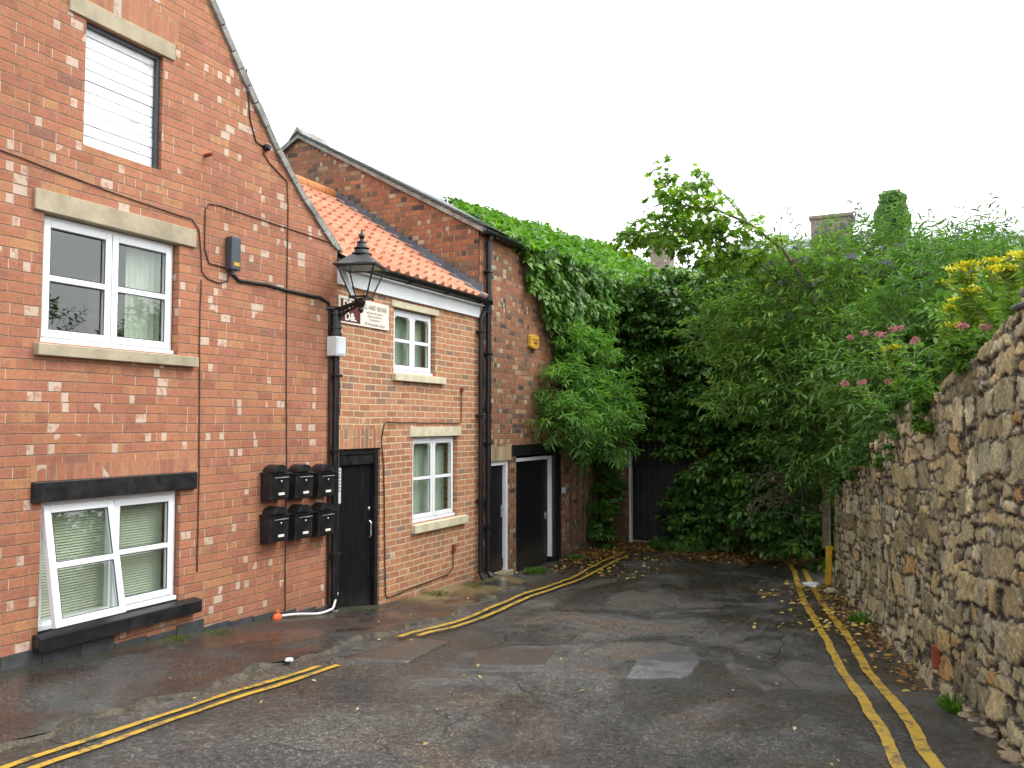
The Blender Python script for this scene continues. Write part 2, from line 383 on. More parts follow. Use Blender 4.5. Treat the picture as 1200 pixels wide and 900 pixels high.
def asphalt_mat():
    t = NT('wet_patched_asphalt'); co = t.coord(); x, y, z = t.xyz(co)
    big = t.noise(co, .55, 5, .6, .4); mid = t.noise(co, 2.3, 6, .62, .5); fine = t.noise(co, 26, 8, .85); spk = t.vor(co, 85, 'F1')
    # different lays of asphalt: irregular patches with their own tone
    wv = t.n('ShaderNodeVectorMath', operation='ADD'); t.set(wv.inputs[0], co)
    sc = t.n('ShaderNodeVectorMath', operation='SCALE'); t.set(sc.inputs[0], t.noise(co, 1.1, 3, .6, 0., 1)); sc.inputs[3].default_value = .9
    t.t.links.new(sc.outputs[0], wv.inputs[1]); wco = wv.outputs[0]
    vp = t.n('ShaderNodeTexVoronoi'); t.set(vp.inputs['Vector'], wco); vp.inputs['Scale'].default_value = .62
    pr, pg, pb = t.xyz(vp.outputs['Color'])
    c = t.ramp(mid, [(.25, (.028, .026, .025)), (.42, (.058, .055, .051)), (.58, (.085, .081, .076)), (.78, (.125, .115, .102))])
    c = t.mix(t.mr(pr, 0., 1., 0., .75, False), c, t.mix(.5, c, t.ramp(pg, [(0, (.05, .05, .052)), (.5, (.10, .10, .105)), (1, (.14, .125, .10))])))
    # brown, mossy stain
    c = t.mix(t.mr(t.noise(co, 1.1, 6, .65, .3), .47, .62, 0., .8), c, (.088, .060, .038))
    c = t.mix(t.mr(t.noise(t.vec(y, x, 4.), 2.6, 6, .7), .63, .74, 0., .75), c, (.040, .044, .018))
    # stones in the surface
    st = t.white(t.vec(*[t.math('FLOOR', t.math('MULTIPLY', v, 95.)) for v in (x, y)], 0.))
    ag = t.n('ShaderNodeTexVoronoi'); t.set(ag.inputs['Vector'], co); ag.inputs['Scale'].default_value = 105.
    agr = t.xyz(ag.outputs['Color'])[0]
    c = t.mix(1., c, t.ramp(agr, [(0, (.35,) * 3), (.5, (.75,) * 3), (.85, (1.1,) * 3), (1, (2.3, 2.2, 2.0))]), 'MULTIPLY')
    c = t.mix(1., c, t.ramp(fine, [(.34, (.22, .22, .22)), (.5, (.95, .95, .95)), (.66, (2.5, 2.4, 2.2))]), 'MULTIPLY')
    c = t.mix(t.math('MULTIPLY', t.math('GREATER_THAN', st, .975), t.mr(spk, .2, .45, .8, 0.)), c, (.34, .32, .27))
    # cracks
    ck = t.vor(wco, .62, 'DISTANCE_TO_EDGE'); ck2 = t.vor(wco, 2.1, 'DISTANCE_TO_EDGE')
    crack = t.math('MULTIPLY', t.mr(ck, .002, .010, 1., 0.), t.mr(t.noise(co, 1.6, 3), .50, .60))
    crack2 = t.math('MULTIPLY', t.mr(ck2, .004, .02, 1., 0.), t.mr(t.noise(co, .9, 3), .58, .66))
    cr = t.math('MAXIMUM', crack, crack2)
    c = t.mix(t.math('MULTIPLY', cr, .85), c, (.014, .013, .012))
    # wet and dry: darker and shinier where it is wet
    wet = t.mr(t.noise(t.vec(t.math('MULTIPLY', x, .9), t.math('MULTIPLY', y, .55), 2.), 1., 6, .62, .5), .40, .56)
    c = t.mix(t.math('MULTIPLY', wet, .62), c, t.mix(.72, c, (.010, .009, .009)))
    rough = t.math('ADD', t.mr(wet, 0., 1., .60, .22, False), t.math('MULTIPLY', t.math('SUBTRACT', fine, .5), .3))
    hb = t.math('ADD', t.math('MULTIPLY', fine, 1.), t.math('MULTIPLY', mid, .8))
    hb = t.math('SUBTRACT', hb, t.math('MULTIPLY', cr, .5))
    t.bump(hb, .012, .9)
    return t.fin(c, rough, .5)
M['asphalt'] = asphalt_mat()

def pavement_mat():
    t = NT('wet_red_brown_pavement'); co = t.coord(); x, y, z = t.xyz(co)
    mid = t.noise(co, 1.5, 6, .6, .4); fine = t.noise(co, 60, 4, .7)
    c = t.ramp(mid, [(.30, (.032, .021, .018)), (.48, (.050, .034, .027)), (.58, (.046, .044, .042)), (.8, (.085, .083, .080))])
    ag = t.n('ShaderNodeTexVoronoi'); t.set(ag.inputs['Vector'], co); ag.inputs['Scale'].default_value = 105.
    agr = t.xyz(ag.outputs['Color'])[0]
    c = t.mix(1., c, t.ramp(agr, [(0, (.35,) * 3), (.5, (.75,) * 3), (.85, (1.1,) * 3), (1, (2.3, 2.2, 2.0))]), 'MULTIPLY')
    c = t.mix(1., c, t.ramp(fine, [(.3, (.4, .4, .4)), (.5, (1, 1, 1)), (.7, (1.8, 1.75, 1.65))]), 'MULTIPLY')
    dw = t.math('SUBTRACT', x, -5.65)      # distance from the house wall: moss grows in that corner
    m1 = t.math('MULTIPLY', t.mr(dw, .03, .34, 1., 0.), t.mr(t.noise(co, 2.1, 5, .65), .46, .60))
    c = t.mix(t.math('MULTIPLY', m1, .9), c, t.ramp(t.noise(co, 30, 4), [(.3, (.025, .045, .008)), (.7, (.11, .13, .02))]))
    grey = t.mr(dw, .05, .34, .8, 0.)
    c = t.mix(grey, c, t.mix(.7, c, (.040, .048, .036)))
    far = t.math('MULTIPLY', t.mr(y, 8.1, 8.9), t.mr(t.noise(co, 2.2, 5, .6), .36, .58))
    c = t.mix(t.math('MULTIPLY', far, .85), c, t.ramp(t.noise(co, 4, 4), [(.3, (.10, .105, .03)), (.5, (.22, .165, .075)), (.7, (.25, .19, .10))]))
    wet = t.mr(t.noise(t.vec(t.math('MULTIPLY', x, 1.6), t.math('MULTIPLY', y, .6), 7.), 1.2, 5, .6, .4), .40, .58)
    rough = t.math('ADD', t.mr(wet, 0., 1., .52, .14, False), t.math('MULTIPLY', t.math('SUBTRACT', fine, .5), .16))
    t.bump(t.math('ADD', t.math('MULTIPLY', fine, .5), t.math('MULTIPLY', mid, 1.2)), .006, .7)
    return t.fin(c, rough, .5)
M['pavement'] = pavement_mat(); M['cover_iron'] = plain('rusty_drain_cover', (.16, .09, .035), .7, .35, 20)
def kerb_mat():
    t = NT('broken_mossy_kerb'); co = t.coord()
    n = t.noise(co, 6, 6, .7); f = t.noise(co, 50, 4, .7)
    c = t.ramp(n, [(.35, (.030, .028, .026)), (.48, (.085, .075, .055)), (.6, (.16, .135, .09)), (.75, (.09, .095, .035))])
    c = t.mix(1., c, t.ramp(f, [(.3, (.5,) * 3), (.7, (1.4,) * 3)]), 'MULTIPLY')
    t.bump(t.math('ADD', n, f), .03)
    return t.fin(c, .6, .4)
M['kerb'] = kerb_mat()
def paint_mat():
    t = NT('worn_yellow_road_paint'); co = t.coord()
    n = t.noise(co, 9, 6, .75); f = t.noise(co, 70, 3, .7)
    c = t.mix(t.mr(n, .3, .7, 0., .5), (.50, .32, .03), (.33, .20, .025))
    wear = t.mr(t.math('ADD', t.math('MULTIPLY', n, .6), t.math('MULTIPLY', f, .4)), .505, .57)
    c = t.mix(t.math('MULTIPLY', wear, .9), c, (.09, .075, .05))
    t.bump(t.math('ADD', f, n), .004)
    return t.fin(c, .5, .45)
M['paint'] = paint_mat()
def setts_mat():
    t = NT('brown_patterned_cover'); co = t.coord(); x, y, z = t.xyz(co)
    br = t.n('ShaderNodeTexBrick'); t.set(br.inputs['Vector'], co); br.inputs['Scale'].default_value = 9.
    br.inputs['Color1'].default_value = (.070, .048, .036, 1); br.inputs['Color2'].default_value = (.11, .08, .058, 1); br.inputs['Mortar'].default_value = (.018, .015, .013, 1)
    br.inputs['Mortar Size'].default_value = .03
    n = t.noise(co, 3, 5)
    c = t.mix(t.mr(n, .45, .65, 0., .6), br.outputs[0], (.06, .055, .05))
    t.bump(t.math('SUBTRACT', t.math('MULTIPLY', t.noise(co, 40, 3), .5), br.outputs[1]), .006)
    return t.fin(c, .42, .5)
M['setts'] = setts_mat()
def patch_mat(name, a, b_):
    t = NT(name); co = t.coord(); f = t.noise(co, 32, 8, .8); n = t.noise(co, 1.8, 6, .65)
    c = t.mix(t.mr(n, .35, .65), a, b_); c = t.mix(1., c, t.ramp(f, [(.34, (.35,) * 3), (.5, (.95,) * 3), (.66, (2.0,) * 3)]), 'MULTIPLY')
    t.bump(f, .008); return t.fin(c, t.mr(n, .4, .6, .32, .6), .5)
M['patch_smooth'] = patch_mat('pale_smooth_asphalt_repair', (.070, .070, .070), (.115, .113, .11))
M['patch_dark'] = patch_mat('dark_asphalt_repair', (.034, .031, .029), (.075, .068, .060))

def tile_mat():
    t = NT('orange_clay_pantile'); co = t.coord(); x, y, z = t.xyz(co)
    a = t.math('FLOOR', t.math('DIVIDE', y, .205)); b = t.math('FLOOR', t.math('DIVIDE', x, .25))
    r = t.white(t.vec(a, b, 1.))
    c = t.ramp(r, [(0, (.50, .205, .115)), (.5, (.57, .25, .15)), (.9, (.60, .285, .18)), (1, (.42, .17, .10))])
    c = t.mix(t.mr(t.noise(co, 5, 6, .7), .50, .68, 0., .5), c, (.24, .15, .09))
    t.bump(t.noise(co, 60, 4), .002)
    return t.fin(c, .75, .3)
M['pantile'] = tile_mat()

def stone_mat():
    t = NT('rubble_limestone'); co = t.coord()
    at = t.n('ShaderNodeAttribute', attribute_name='stone'); hr, hg, hb = t.xyz(at.outputs['Color'])   # hr: tone of the stone, hg: mortar, hb: second random
    c = t.ramp(hr, [(0, (.15, .125, .08)), (.15, (.32, .26, .14)), (.32, (.62, .50, .27)), (.5, (.36, .31, .20)), (.66, (.78, .65, .38)), (.80, (.48, .44, .32)), (.93, (.66, .50, .23)), (.965, (.50, .27, .09)), (1, (.85, .74, .48))])
    n1 = t.noise(co, 9, 6, .75); n2 = t.noise(co, 40, 6, .75); n3 = t.noise(co, 1.3, 5, .6)
    c = t.mix(1., c, t.ramp(n1, [(.25, (.5, .5, .48)), (.5, (1, 1, 1)), (.75, (1.3, 1.28, 1.22))]), 'MULTIPLY')
    c = t.mix(1., c, t.ramp(n2, [(.3, (.5,) * 3), (.7, (1.45,) * 3)]), 'MULTIPLY')
    c = t.mix(t.mr(t.noise(co, 3.4, 6, .7), .52, .65, 0., .75), c, (.085, .078, .062))      # black weathering
    c = t.mix(t.mr(t.noise(t.vec(*t.xyz(co)[:2], 3.), 2.2, 6, .7), .56, .7, 0., .5), c, (.34, .33, .28))      # lichen
    c = t.mix(t.mr(n3, .5, .68, 0., .5), c, (.13, .125, .06))
    zc = t.xyz(co)[2]
    c = t.mix(t.math('MULTIPLY', t.mr(t.math('ADD', zc, t.math('MULTIPLY', n1, .6)), .35, .75, 1., 0.), .3), c, (.09, .085, .045))
    mo = t.mix(t.mr(n1, .42, .66), (.04, .035, .027), (.26, .23, .17))
    c = t.mix(t.mr(hg, .2, .9, 0., 1.), mo, c)
    t.bump(t.math('ADD', n2, t.math('MULTIPLY', n1, 1.5)), .012)
    return t.fin(c, .85, .25)
M['rubble'] = stone_mat()

def leaf_mat(name, stops, trans=.35, rough=.45, gloss=.35, tcol=(1.3, 1.5, .5)):
    t = NT(name); g = t.n('ShaderNodeNewGeometry'); rnd = g.outputs['Random Per Island']
    c = t.ramp(rnd, stops)
    c = t.mix(1., c, t.ramp(t.noise(t.coord(), 1.1, 3), [(.3, (.72, .76, .72)), (.55, (1, 1, 1)), (.75, (1.3, 1.22, 1.1))]), 'MULTIPLY')
    t.fin(c, rough, gloss)
    tr = t.n('ShaderNodeBsdfTranslucent'); t.set(tr.inputs[0], t.mix(1., c, tcol, 'MULTIPLY'))
    mx = t.n('ShaderNodeMixShader'); mx.inputs[0].default_value = trans
    t.t.links.new(t.p.outputs[0], mx.inputs[1]); t.t.links.new(tr.outputs[0], mx.inputs[2]); t.t.links.new(mx.outputs[0], t.out.inputs[0])
    return t.m
M['ivy_bright'] = leaf_mat('bright_ivy_leaf', [(0, (0.06, 0.14, 0.02)), (0.4, (0.1, 0.235, 0.03)), (0.8, (0.15, 0.31, 0.04)), (1, (0.21, 0.36, 0.07))], gloss=.45)
M['ivy_dark'] = leaf_mat('dark_ivy_leaf', [(0, (0.035, 0.09, 0.018)), (0.5, (0.065, 0.155, 0.026)), (0.85, (0.11, 0.22, 0.036)), (1, (0.17, 0.28, 0.05))], .22, .35, .5)
M['laurel'] = leaf_mat('mid_green_leaf', [(0, (0.05, 0.12, 0.025)), (0.5, (0.075, 0.17, 0.03)), (0.9, (0.11, 0.23, 0.04)), (1, (0.26, 0.27, 0.05))], .3, .35, .5)
M['willow'] = leaf_mat('pale_lance_leaf', [(0, (0.09, 0.21, 0.05)), (0.5, (0.14, 0.31, 0.07)), (0.9, (0.2, 0.39, 0.1)), (1, (0.3, 0.44, 0.16))], .4, .5, .35)
M['buddleia'] = leaf_mat('grey_green_lance_leaf', [(0, (0.065, 0.15, 0.035)), (0.4, (0.115, 0.235, 0.045)), (0.75, (0.17, 0.31, 0.065)), (0.95, (0.25, 0.38, 0.11)), (0.985, (0.34, 0.36, 0.04)), (1, (0.48, 0.42, 0.04))], .32, .6, .3)
M['sycamore'] = leaf_mat('sycamore_leaf', [(0, (0.09, 0.17, 0.03)), (0.5, (0.16, 0.29, 0.04)), (0.85, (0.26, 0.4, 0.065)), (1, (0.38, 0.42, 0.08))], .45, .5, .3)
M['fern'] = leaf_mat('feathery_green_leaf', [(0, (0.13, 0.25, 0.045)), (0.5, (0.19, 0.32, 0.06)), (1, (0.33, 0.4, 0.13))], .45, .6, .2)
M['bramble'] = leaf_mat('bramble_leaf', [(0, (0.065, 0.145, 0.035)), (0.6, (0.11, 0.23, 0.055)), (1, (0.19, 0.31, 0.1))], .3, .55, .3)
M['dry'] = leaf_mat('dry_brown_leaf', [(0, (.10, .045, .02)), (.35, (.20, .09, .03)), (.6, (.26, .12, .035)), (.8, (.36, .22, .05)), (.93, (.50, .38, .08)), (1, (.55, .50, .35))], .1, .6, .3, (1, 1, 1))
M['yellowleaf'] = leaf_mat('fallen_yellow_leaf', [(0, (.30, .20, .05)), (.5, (.48, .36, .07)), (1, (.50, .44, .22))], .1, .6, .3, (1, 1, 1))
M['grass'] = leaf_mat('grass_blade', [(0, (.06, .14, .015)), (.6, (.10, .22, .03)), (1, (.20, .30, .07))], .35, .5, .3)
M['strawstem'] = leaf_mat('dry_grass_blade', [(0, (.22, .17, .09)), (1, (.34, .28, .16))], .3, .7, .2, (1, 1, 1))
M['purple'] = leaf_mat('purple_floret', [(0, (.12, .09, .16)), (.6, (.22, .16, .33)), (1, (.32, .26, .42))], .3, .7, .2, (1, 1, 1))
M['purple_faded'] = leaf_mat('faded_brown_purple_floret', [(0, (.14, .12, .12)), (1, (.22, .19, .20))], .2, .8, .1, (1, 1, 1))
M['pink'] = leaf_mat('pink_floret', [(0, (.40, .10, .14)), (.6, (.55, .20, .24)), (1, (.62, .34, .34))], .3, .7, .2, (1, 1, 1))
M['yellowflower'] = leaf_mat('yellow_floret', [(0, (.62, .52, .01)), (1, (.82, .74, .03))], .2, .6, .2, (1, 1, 1))

# ------------------------------------------------------------------ leaves
T_LANCE = (np.array([(0, 0, 0), (.33, .5, .05), (.7, .34, .02), (1, 0, -.10), (.7, -.34, .02), (.33, -.5, .05)]), [(0, 1, 2, 3), (0, 3, 4, 5)])
T_IVY = (np.array([(0, 0, 0), (-.08, .42, .05), (.36, .5, .06), (.5, .27, .02), (1, 0, -.12), (.5, -.27, .02), (.36, -.5, .06), (-.08, -.42, .05)]), [(0, 1, 2, 3, 4), (0, 4, 5, 6, 7)])
T_LOBE = (np.array([(0, 0, 0), (.05, .42, .03), (.30, .28, .0), (.62, .55, .05), (.62, .2, 0), (1, 0, -.14), (.62, -.2, 0), (.62, -.55, .05), (.30, -.28, 0), (.05, -.42, .03)]), [(0, 1, 2, 3, 4, 5), (0, 5, 6, 7, 8, 9)])
T_QUAD = (np.array([(0, 0, 0), (.5, .5, .06), (1, 0, 0), (.5, -.5, .06)]), [(0, 1, 2, 3)])
def unit(v): return v / np.maximum(np.linalg.norm(v, axis=-1, keepdims=True), 1e-6)
def leaf_mesh(name, P, D, N, L, W, tpl, m, parent=None):
    T, F = tpl; n = len(P)
    D = unit(D); S = unit(np.cross(D, N)); N = np.cross(S, D)
    L = np.broadcast_to(L, (n,))[:, None, None]; W = np.broadcast_to(W, (n,))[:, None, None]
    V = P[:, None, :] + D[:, None, :] * (T[None, :, 0:1] * L) + S[:, None, :] * (T[None, :, 1:2] * W) + N[:, None, :] * (T[None, :, 2:3] * L)
    k = len(T); V = V.reshape(-1, 3)
    lens = [len(f) for f in F]; fl = np.concatenate([np.array(f) for f in F])
    idx = (fl[None, :] + (np.arange(n) * k)[:, None]).reshape(-1)
    tot = np.tile(np.array(lens), n); start = np.concatenate([[0], np.cumsum(tot)[:-1]])
    me = bpy.data.meshes.new(name)
    me.vertices.add(len(V)); me.vertices.foreach_set('co', V.astype(np.float32).ravel())
    me.loops.add(len(idx)); me.loops.foreach_set('vertex_index', idx.astype(np.int32))
    me.polygons.add(len(tot)); me.polygons.foreach_set('loop_start', start.astype(np.int32)); me.polygons.foreach_set('loop_total', tot.astype(np.int32))
    me.update(calc_edges=True); me.validate()
    return link(name, me, m, parent)
def rv(n): return unit(rng.normal(size=(n, 3)))
def clumps(blobs, n, sub=.28, flat=.75, shell=.55, droop=.5, per=55):
    """leaves on the upper and outer sides of many small clumps that fill the blobs"""
    Ps, Ds, Ns = [], [], []
    vol = np.array([(b[3] * b[4] * b[5]) ** .67 for b in blobs]); cnt = (n * vol / vol.sum()).astype(int)
    for b, c in zip(blobs, cnt):
        if c < 5: continue
        ctr = np.array(b[:3]); rad = np.array(b[3:6]); k = max(3, c // per)
        d = rv(k); rr = (shell + (1.02 - shell) * rng.random(k) ** .6)[:, None]
        cc = ctr + d * rad * rr
        ci = rng.integers(0, k, c); sd = rv(c); sd[:, 2] = np.abs(sd[:, 2]) * .9 - .25
        sd = unit(sd + .55 * unit(d[ci] * 1.) ); sr = sub * (.55 + .55 * rng.random(k))[ci][:, None]
        p = cc[ci] + sd * sr * np.array([1, 1, flat]) * (.65 + .35 * rng.random((c, 1)))
        Ps.append(p); Ds.append(unit(sd + rv(c) * .6 + np.array([0, 0, -droop]))); Ns.append(unit(sd * .7 + np.array([0, 0, .6]) + rv(c) * .35))
    return np.concatenate(Ps), np.concatenate(Ds), np.concatenate(Ns)
def shoots(starts, dirs, length, droop, step, leafout=1.0, nseg=None):
    """arching shoots: returns leaf P, D, N and the list of polylines"""
    Ps, Ds, Ns, lines = [], [], [], []
    for s, d, L in zip(starts, dirs, length):
        p = np.array(s, float); d = np.array(d, float); n = max(3, int(L / step)); pl = [p.copy()]
        a0 = rng.random() * 6.28
        for i in range(n):
            d = unit(d + np.array([0, 0, -droop * step * 2.2 * (i / n + .2)]) + rng.normal(size=3) * .05)
            p = p + d * step; pl.append(p.copy())
            if i < n * .12: continue
            side = unit(np.cross(d, np.array([0, 0, 1.]) + .01)); up = np.cross(side, d)
            ang = a0 + (i % 2) * math.pi / 2
            for sg in (1, -1):
                o = side * math.cos(ang) * sg + up * math.sin(ang) * sg
                o[2] = o[2] * .5
                Ps.append(p.copy()); Ds.append(unit(d * .75 + o * leafout + np.array([0, 0, -.25]) + rng.normal(size=3) * .15)); Ns.append(unit(up * .8 + np.array([0, 0, .6]) + rng.normal(size=3) * .2))
        lines.append(pl)
    return np.array(Ps), np.array(Ds), np.array(Ns), lines
def stems_obj(name, lines, r0, r1, m, parent, seg=4):
    mb = MB()
    for pl in lines:
        k = len(pl)
        st = max(1, k // 6); q = pl[::st]
        if len(q) < 2: q = pl
        mb.tube(q, [r0 + (r1 - r0) * i / (len(q) - 1) for i in range(len(q))], seg, cap=False)
    return mb.build(name, m, parent, smooth=True)
def split_blobs(blobs, k, r=.42):
    out = []
    for b in blobs:
        for d in rv(k): q = np.array(b[:3]) + d * np.array(b[3:6]) * (.45 + .5 * random.random()); s_ = r * random.uniform(.7, 1.25); out.append((*q, b[3] * s_, b[4] * s_, b[5] * s_ * .8))
    return out
def blob_shoots(blobs, n, Lr, droop, step, up=.5, inner=.35, leafout=1., face=(-.3, -1, .1)):
    S, D, Ls = [], [], []
    vol = np.array([(b[3] * b[4] * b[5]) ** .67 for b in blobs]); cnt = (n * vol / vol.sum()).astype(int)
    for b, c in zip(blobs, cnt):
        ctr = np.array(b[:3]); rad = np.array(b[3:6]); d = rv(c)
        keep = rng.random(c) < np.clip(.75 + .9 * (d @ unit(np.array(face, float))), .25, 1)     # fewer on the hidden side
        d = d[keep]; c = len(d)
        L = Lr[0] + (Lr[1] - Lr[0]) * rng.random(c)
        r = (inner + (.85 - inner) * rng.random(c))[:, None]
        S.append(ctr + d * rad * r); D.append(unit(d + np.array([0, 0, up]) + rv(c) * .35)); Ls.append(L)
    return shoots(np.concatenate(S), np.concatenate(D), np.concatenate(Ls), droop, step, leafout)
#MARK_STRUCTURE

# ================================================================== SETTING: ground, road, pavement
def grid_sheet(name, x0, x1, y0, y1, nx, ny, fz, m, kind='structure', xl=None, xr=None):
    ys = np.linspace(y0, y1, ny); V = []
    for y in ys:
        a = xl(y) if xl else x0; b = xr(y) if xr else x1
        xs = np.linspace(a, b, nx)
        V.append(np.stack([xs, np.full(nx, y), fz(xs, np.full(nx, y))], 1))
    V = np.concatenate(V)
    F = [(j * nx + i, j * nx + i + 1, (j + 1) * nx + i + 1, (j + 1) * nx + i) for j in range(ny - 1) for i in range(nx - 1)]
    me = bpy.data.meshes.new(name); me.from_pydata(V.tolist(), [], F)
    o = link(name, me, m, None, True); tag(o, kind=kind); return o
grid_sheet('ground', -600, 600, -600, 900, 60, 60, lambda x, y: np.interp(y, GY, GZ) - .12 - .0 * x, M['earth'])
grid_sheet('road', -5.7, 2.4, -6, 17.4, 170, 480, lambda x, y: gz(x, y), M['asphalt'], xr=lambda y: max(wallx(y) + .25, -1.2) if y < 13.4 else .5)
def pz(x, y):
    k = kerbx(y); t = np.clip((k - x) / 1.2, 0, 1)
    return gz(x, y) + .022 + .03 * t + .006 * np.sin(x * 9 + y * 3)
grid_sheet('pavement', -5.66, 0, -5, 11.0, 40, 260, pz, M['pavement'], xl=lambda y: -5.70, xr=lambda y: float(kerbx(y)) + .05 * math.sin(y * 5) + .03 * math.sin(y * 13))
# low, broken kerb line
def kerb():
    V, F = [], []; ys = np.arange(-4, 10.6, .04)
    for y in ys:
        k = float(kerbx(y)) + .05 * math.sin(y * 5) + .03 * math.sin(y * 13)
        w = .045 + .035 * abs(fbm(y * 1.7, 3)) ; hh = .028 + .02 * fbm(y * 2.3, 9)
        for (dx, dz) in ((-w, -.01), (-w * .6, hh), (w * .4, hh * .9 + .01 * fbm(y * 6, 1)), (w, -.02)):
            V.append((k + dx + .02 * fbm(y * 4, dx * 9), y, gzf(k + dx, y) + dz))
    for j in range(len(ys) - 1):
        for i in range(3): F.append((j * 4 + i, j * 4 + i + 1, j * 4 + 5 + i, j * 4 + 4 + i))
    me = bpy.data.meshes.new('kerb'); me.from_pydata(V, [], F); tag(link('kerb', me, M['kerb'], None, True), kind='structure')
kerb()
def strip(name, pts, w, dz, m):
    """painted line following the ground, with a wavering edge"""
    pts = np.array(pts, float); seg = np.linalg.norm(np.diff(pts, axis=0), axis=1); cum = np.concatenate([[0], np.cumsum(seg)])
    s = np.arange(0, cum[-1], .05)
    def sm(v): # smoothed interpolation
        a = np.interp(s, cum, v); k = 9; ap = np.pad(a, k, mode='reflect', reflect_type='odd'); return np.convolve(ap, np.ones(2 * k + 1) / (2 * k + 1), 'valid')
    x, y = sm(pts[:, 0]), sm(pts[:, 1]); tx, ty = np.gradient(x), np.gradient(y); l = np.hypot(tx, ty); nx, ny = -ty / l, tx / l
    V, F = [], []
    for i in range(len(s)):
        ww = w / 2 * (1 + .18 * fbm(s[i] * 3.1, w * 50)); wob = .014 * fbm(s[i] * 1.9, 5 + w)
        for k in (-1, -.33, .33, 1):
            px, py = x[i] + nx[i] * (ww * k + wob), y[i] + ny[i] * (ww * k + wob); V.append((px, py, gzf(px, py) + dz))
    for i in range(len(s) - 1):
        for k in range(3): F.append((i * 4 + k, i * 4 + k + 1, i * 4 + 5 + k, i * 4 + 4 + k))
    me = bpy.data.meshes.new(name); me.from_pydata(V, [], F); o = link(name, me, m, None, True); tag(o, kind='structure'); return o
strip('yellow_line', [(-2.05, 15.0), (-1.84, 14.08), (-1.36, 11.25), (-.84, 8.8), (-.40, 6.46), (-.13, 4.9), (.25, 3.0)], .075, .012, M['paint'])
strip('yellow_line', [(-1.72, 14.3), (-1.55, 13.4), (-1.10, 11.09), (-.63, 8.9), (-.14, 6.18), (.04, 4.99), (.4, 3.2)], .08, .012, M['paint'])
strip('yellow_line', [(-3.9, 1.0), (-3.98, 2.63), (-4.04, 3.83), (-4.05, 5.03)], .048, .012, M['paint'])
strip('yellow_line', [(-3.72, 1.0), (-3.86, 2.68), (-3.92, 3.91), (-3.95, 5.1)], .048, .012, M['paint'])
strip('yellow_line', [(-4.19, 6.27), (-4.34, 7.29), (-4.54, 9.58), (-4.63, 11.34), (-4.82, 13.04), (-4.93, 14.85)], .055, .034, M['paint'])
strip('yellow_line', [(-4.09, 6.43), (-4.20, 7.27), (-4.37, 9.3), (-4.47, 11.14), (-4.60, 12.75), (-4.74, 14.5)], .055, .034, M['paint'])
def rz(x, y): return gzf(x, y)
def patch(name, poly, m, dz, jag=.03, rad=.12):
    """a repair in the road: a polygon with a ragged edge laid on the surface"""
    pts = []
    n = len(poly)
    for i in range(n):
        a, b = np.array(poly[i]), np.array(poly[(i + 1) % n]); L = np.linalg.norm(b - a); k = max(2, int(L / .05))
        for j in range(k):
            p = a + (b - a) * j / k; q = p + jag * .8 * np.array([fbm(p[0] * 1.6, p[1] * 1.6, 2, 2), fbm(p[0] * 1.6, p[1] * 1.6, 8, 2)]) + .012 * np.array([fbm(p[0] * 9, p[1] * 9, 3, 1), fbm(p[0] * 9, p[1] * 9, 6, 1)]); pts.append(q)
    c = np.mean(pts, axis=0); V = []; F = []; rings = [1, .985, .9, .8, .7, .6, .5, .4, .3, .2, .1]; m_ = len(pts)
    for ri, r in enumerate(rings):
        for p in pts:
            q = c + (p - c) * r; V.append((q[0], q[1], rz(q[0], q[1]) + (dz if ri else -.002)))
    V.append((c[0], c[1], rz(*c) + dz))
    for r in range(len(rings) - 1):
        for i in range(m_): F.append((r * m_ + i, r * m_ + (i + 1) % m_, (r + 1) * m_ + (i + 1) % m_, (r + 1) * m_ + i))
    r = len(rings) - 1
    for i in range(m_): F.append((r * m_ + i, r * m_ + (i + 1) % m_, len(V) - 1))
    me = bpy.data.meshes.new(name); me.from_pydata(V, [], F)
    bm = bmesh.new(); bm.from_mesh(me); bmesh.ops.recalc_face_normals(bm, faces=bm.faces[:]); bm.to_mesh(me); bm.free()
    if me.polygons[0].normal.z < 0: me.flip_normals()
    o = link(name, me, m, None, True); tag(o, kind='structure'); return o
patch('road_patch', [(-4.05, 5.3), (-3.62, 5.55), (-3.78, 6.5), (-4.1, 6.4)], M['setts'], .012, .01)
patch('road_patch', [(-3.17, 5.72), (-3.40, 6.35), (-2.92, 6.85), (-2.67, 6.0)], M['setts'], .012, .01)
patch('road_patch', [(-3.32, 5.45), (-3.55, 6.4), (-2.9, 7.15), (-2.45, 5.9)], M['patch_dark'], .008, .08)
patch('road_patch', [(-1.98, 6.04), (-2.2, 6.9), (-1.95, 7.75), (-1.72, 7.2), (-1.66, 6.3)], M['patch_smooth'], .010, .10)
patch('road_patch', [(-1.05, 6.3), (-1.45, 7.0), (-1.7, 8.3), (-1.45, 9.6), (-1.2, 8.4), (-1.15, 7.2), (-.85, 6.6)], M['patch_dark'], .008, .12)
patch('drain_cover', [(-1.98, 11.55), (-2.03, 11.83), (-1.72, 11.85), (-1.70, 11.58)], M['cover_iron'], .010, .004)

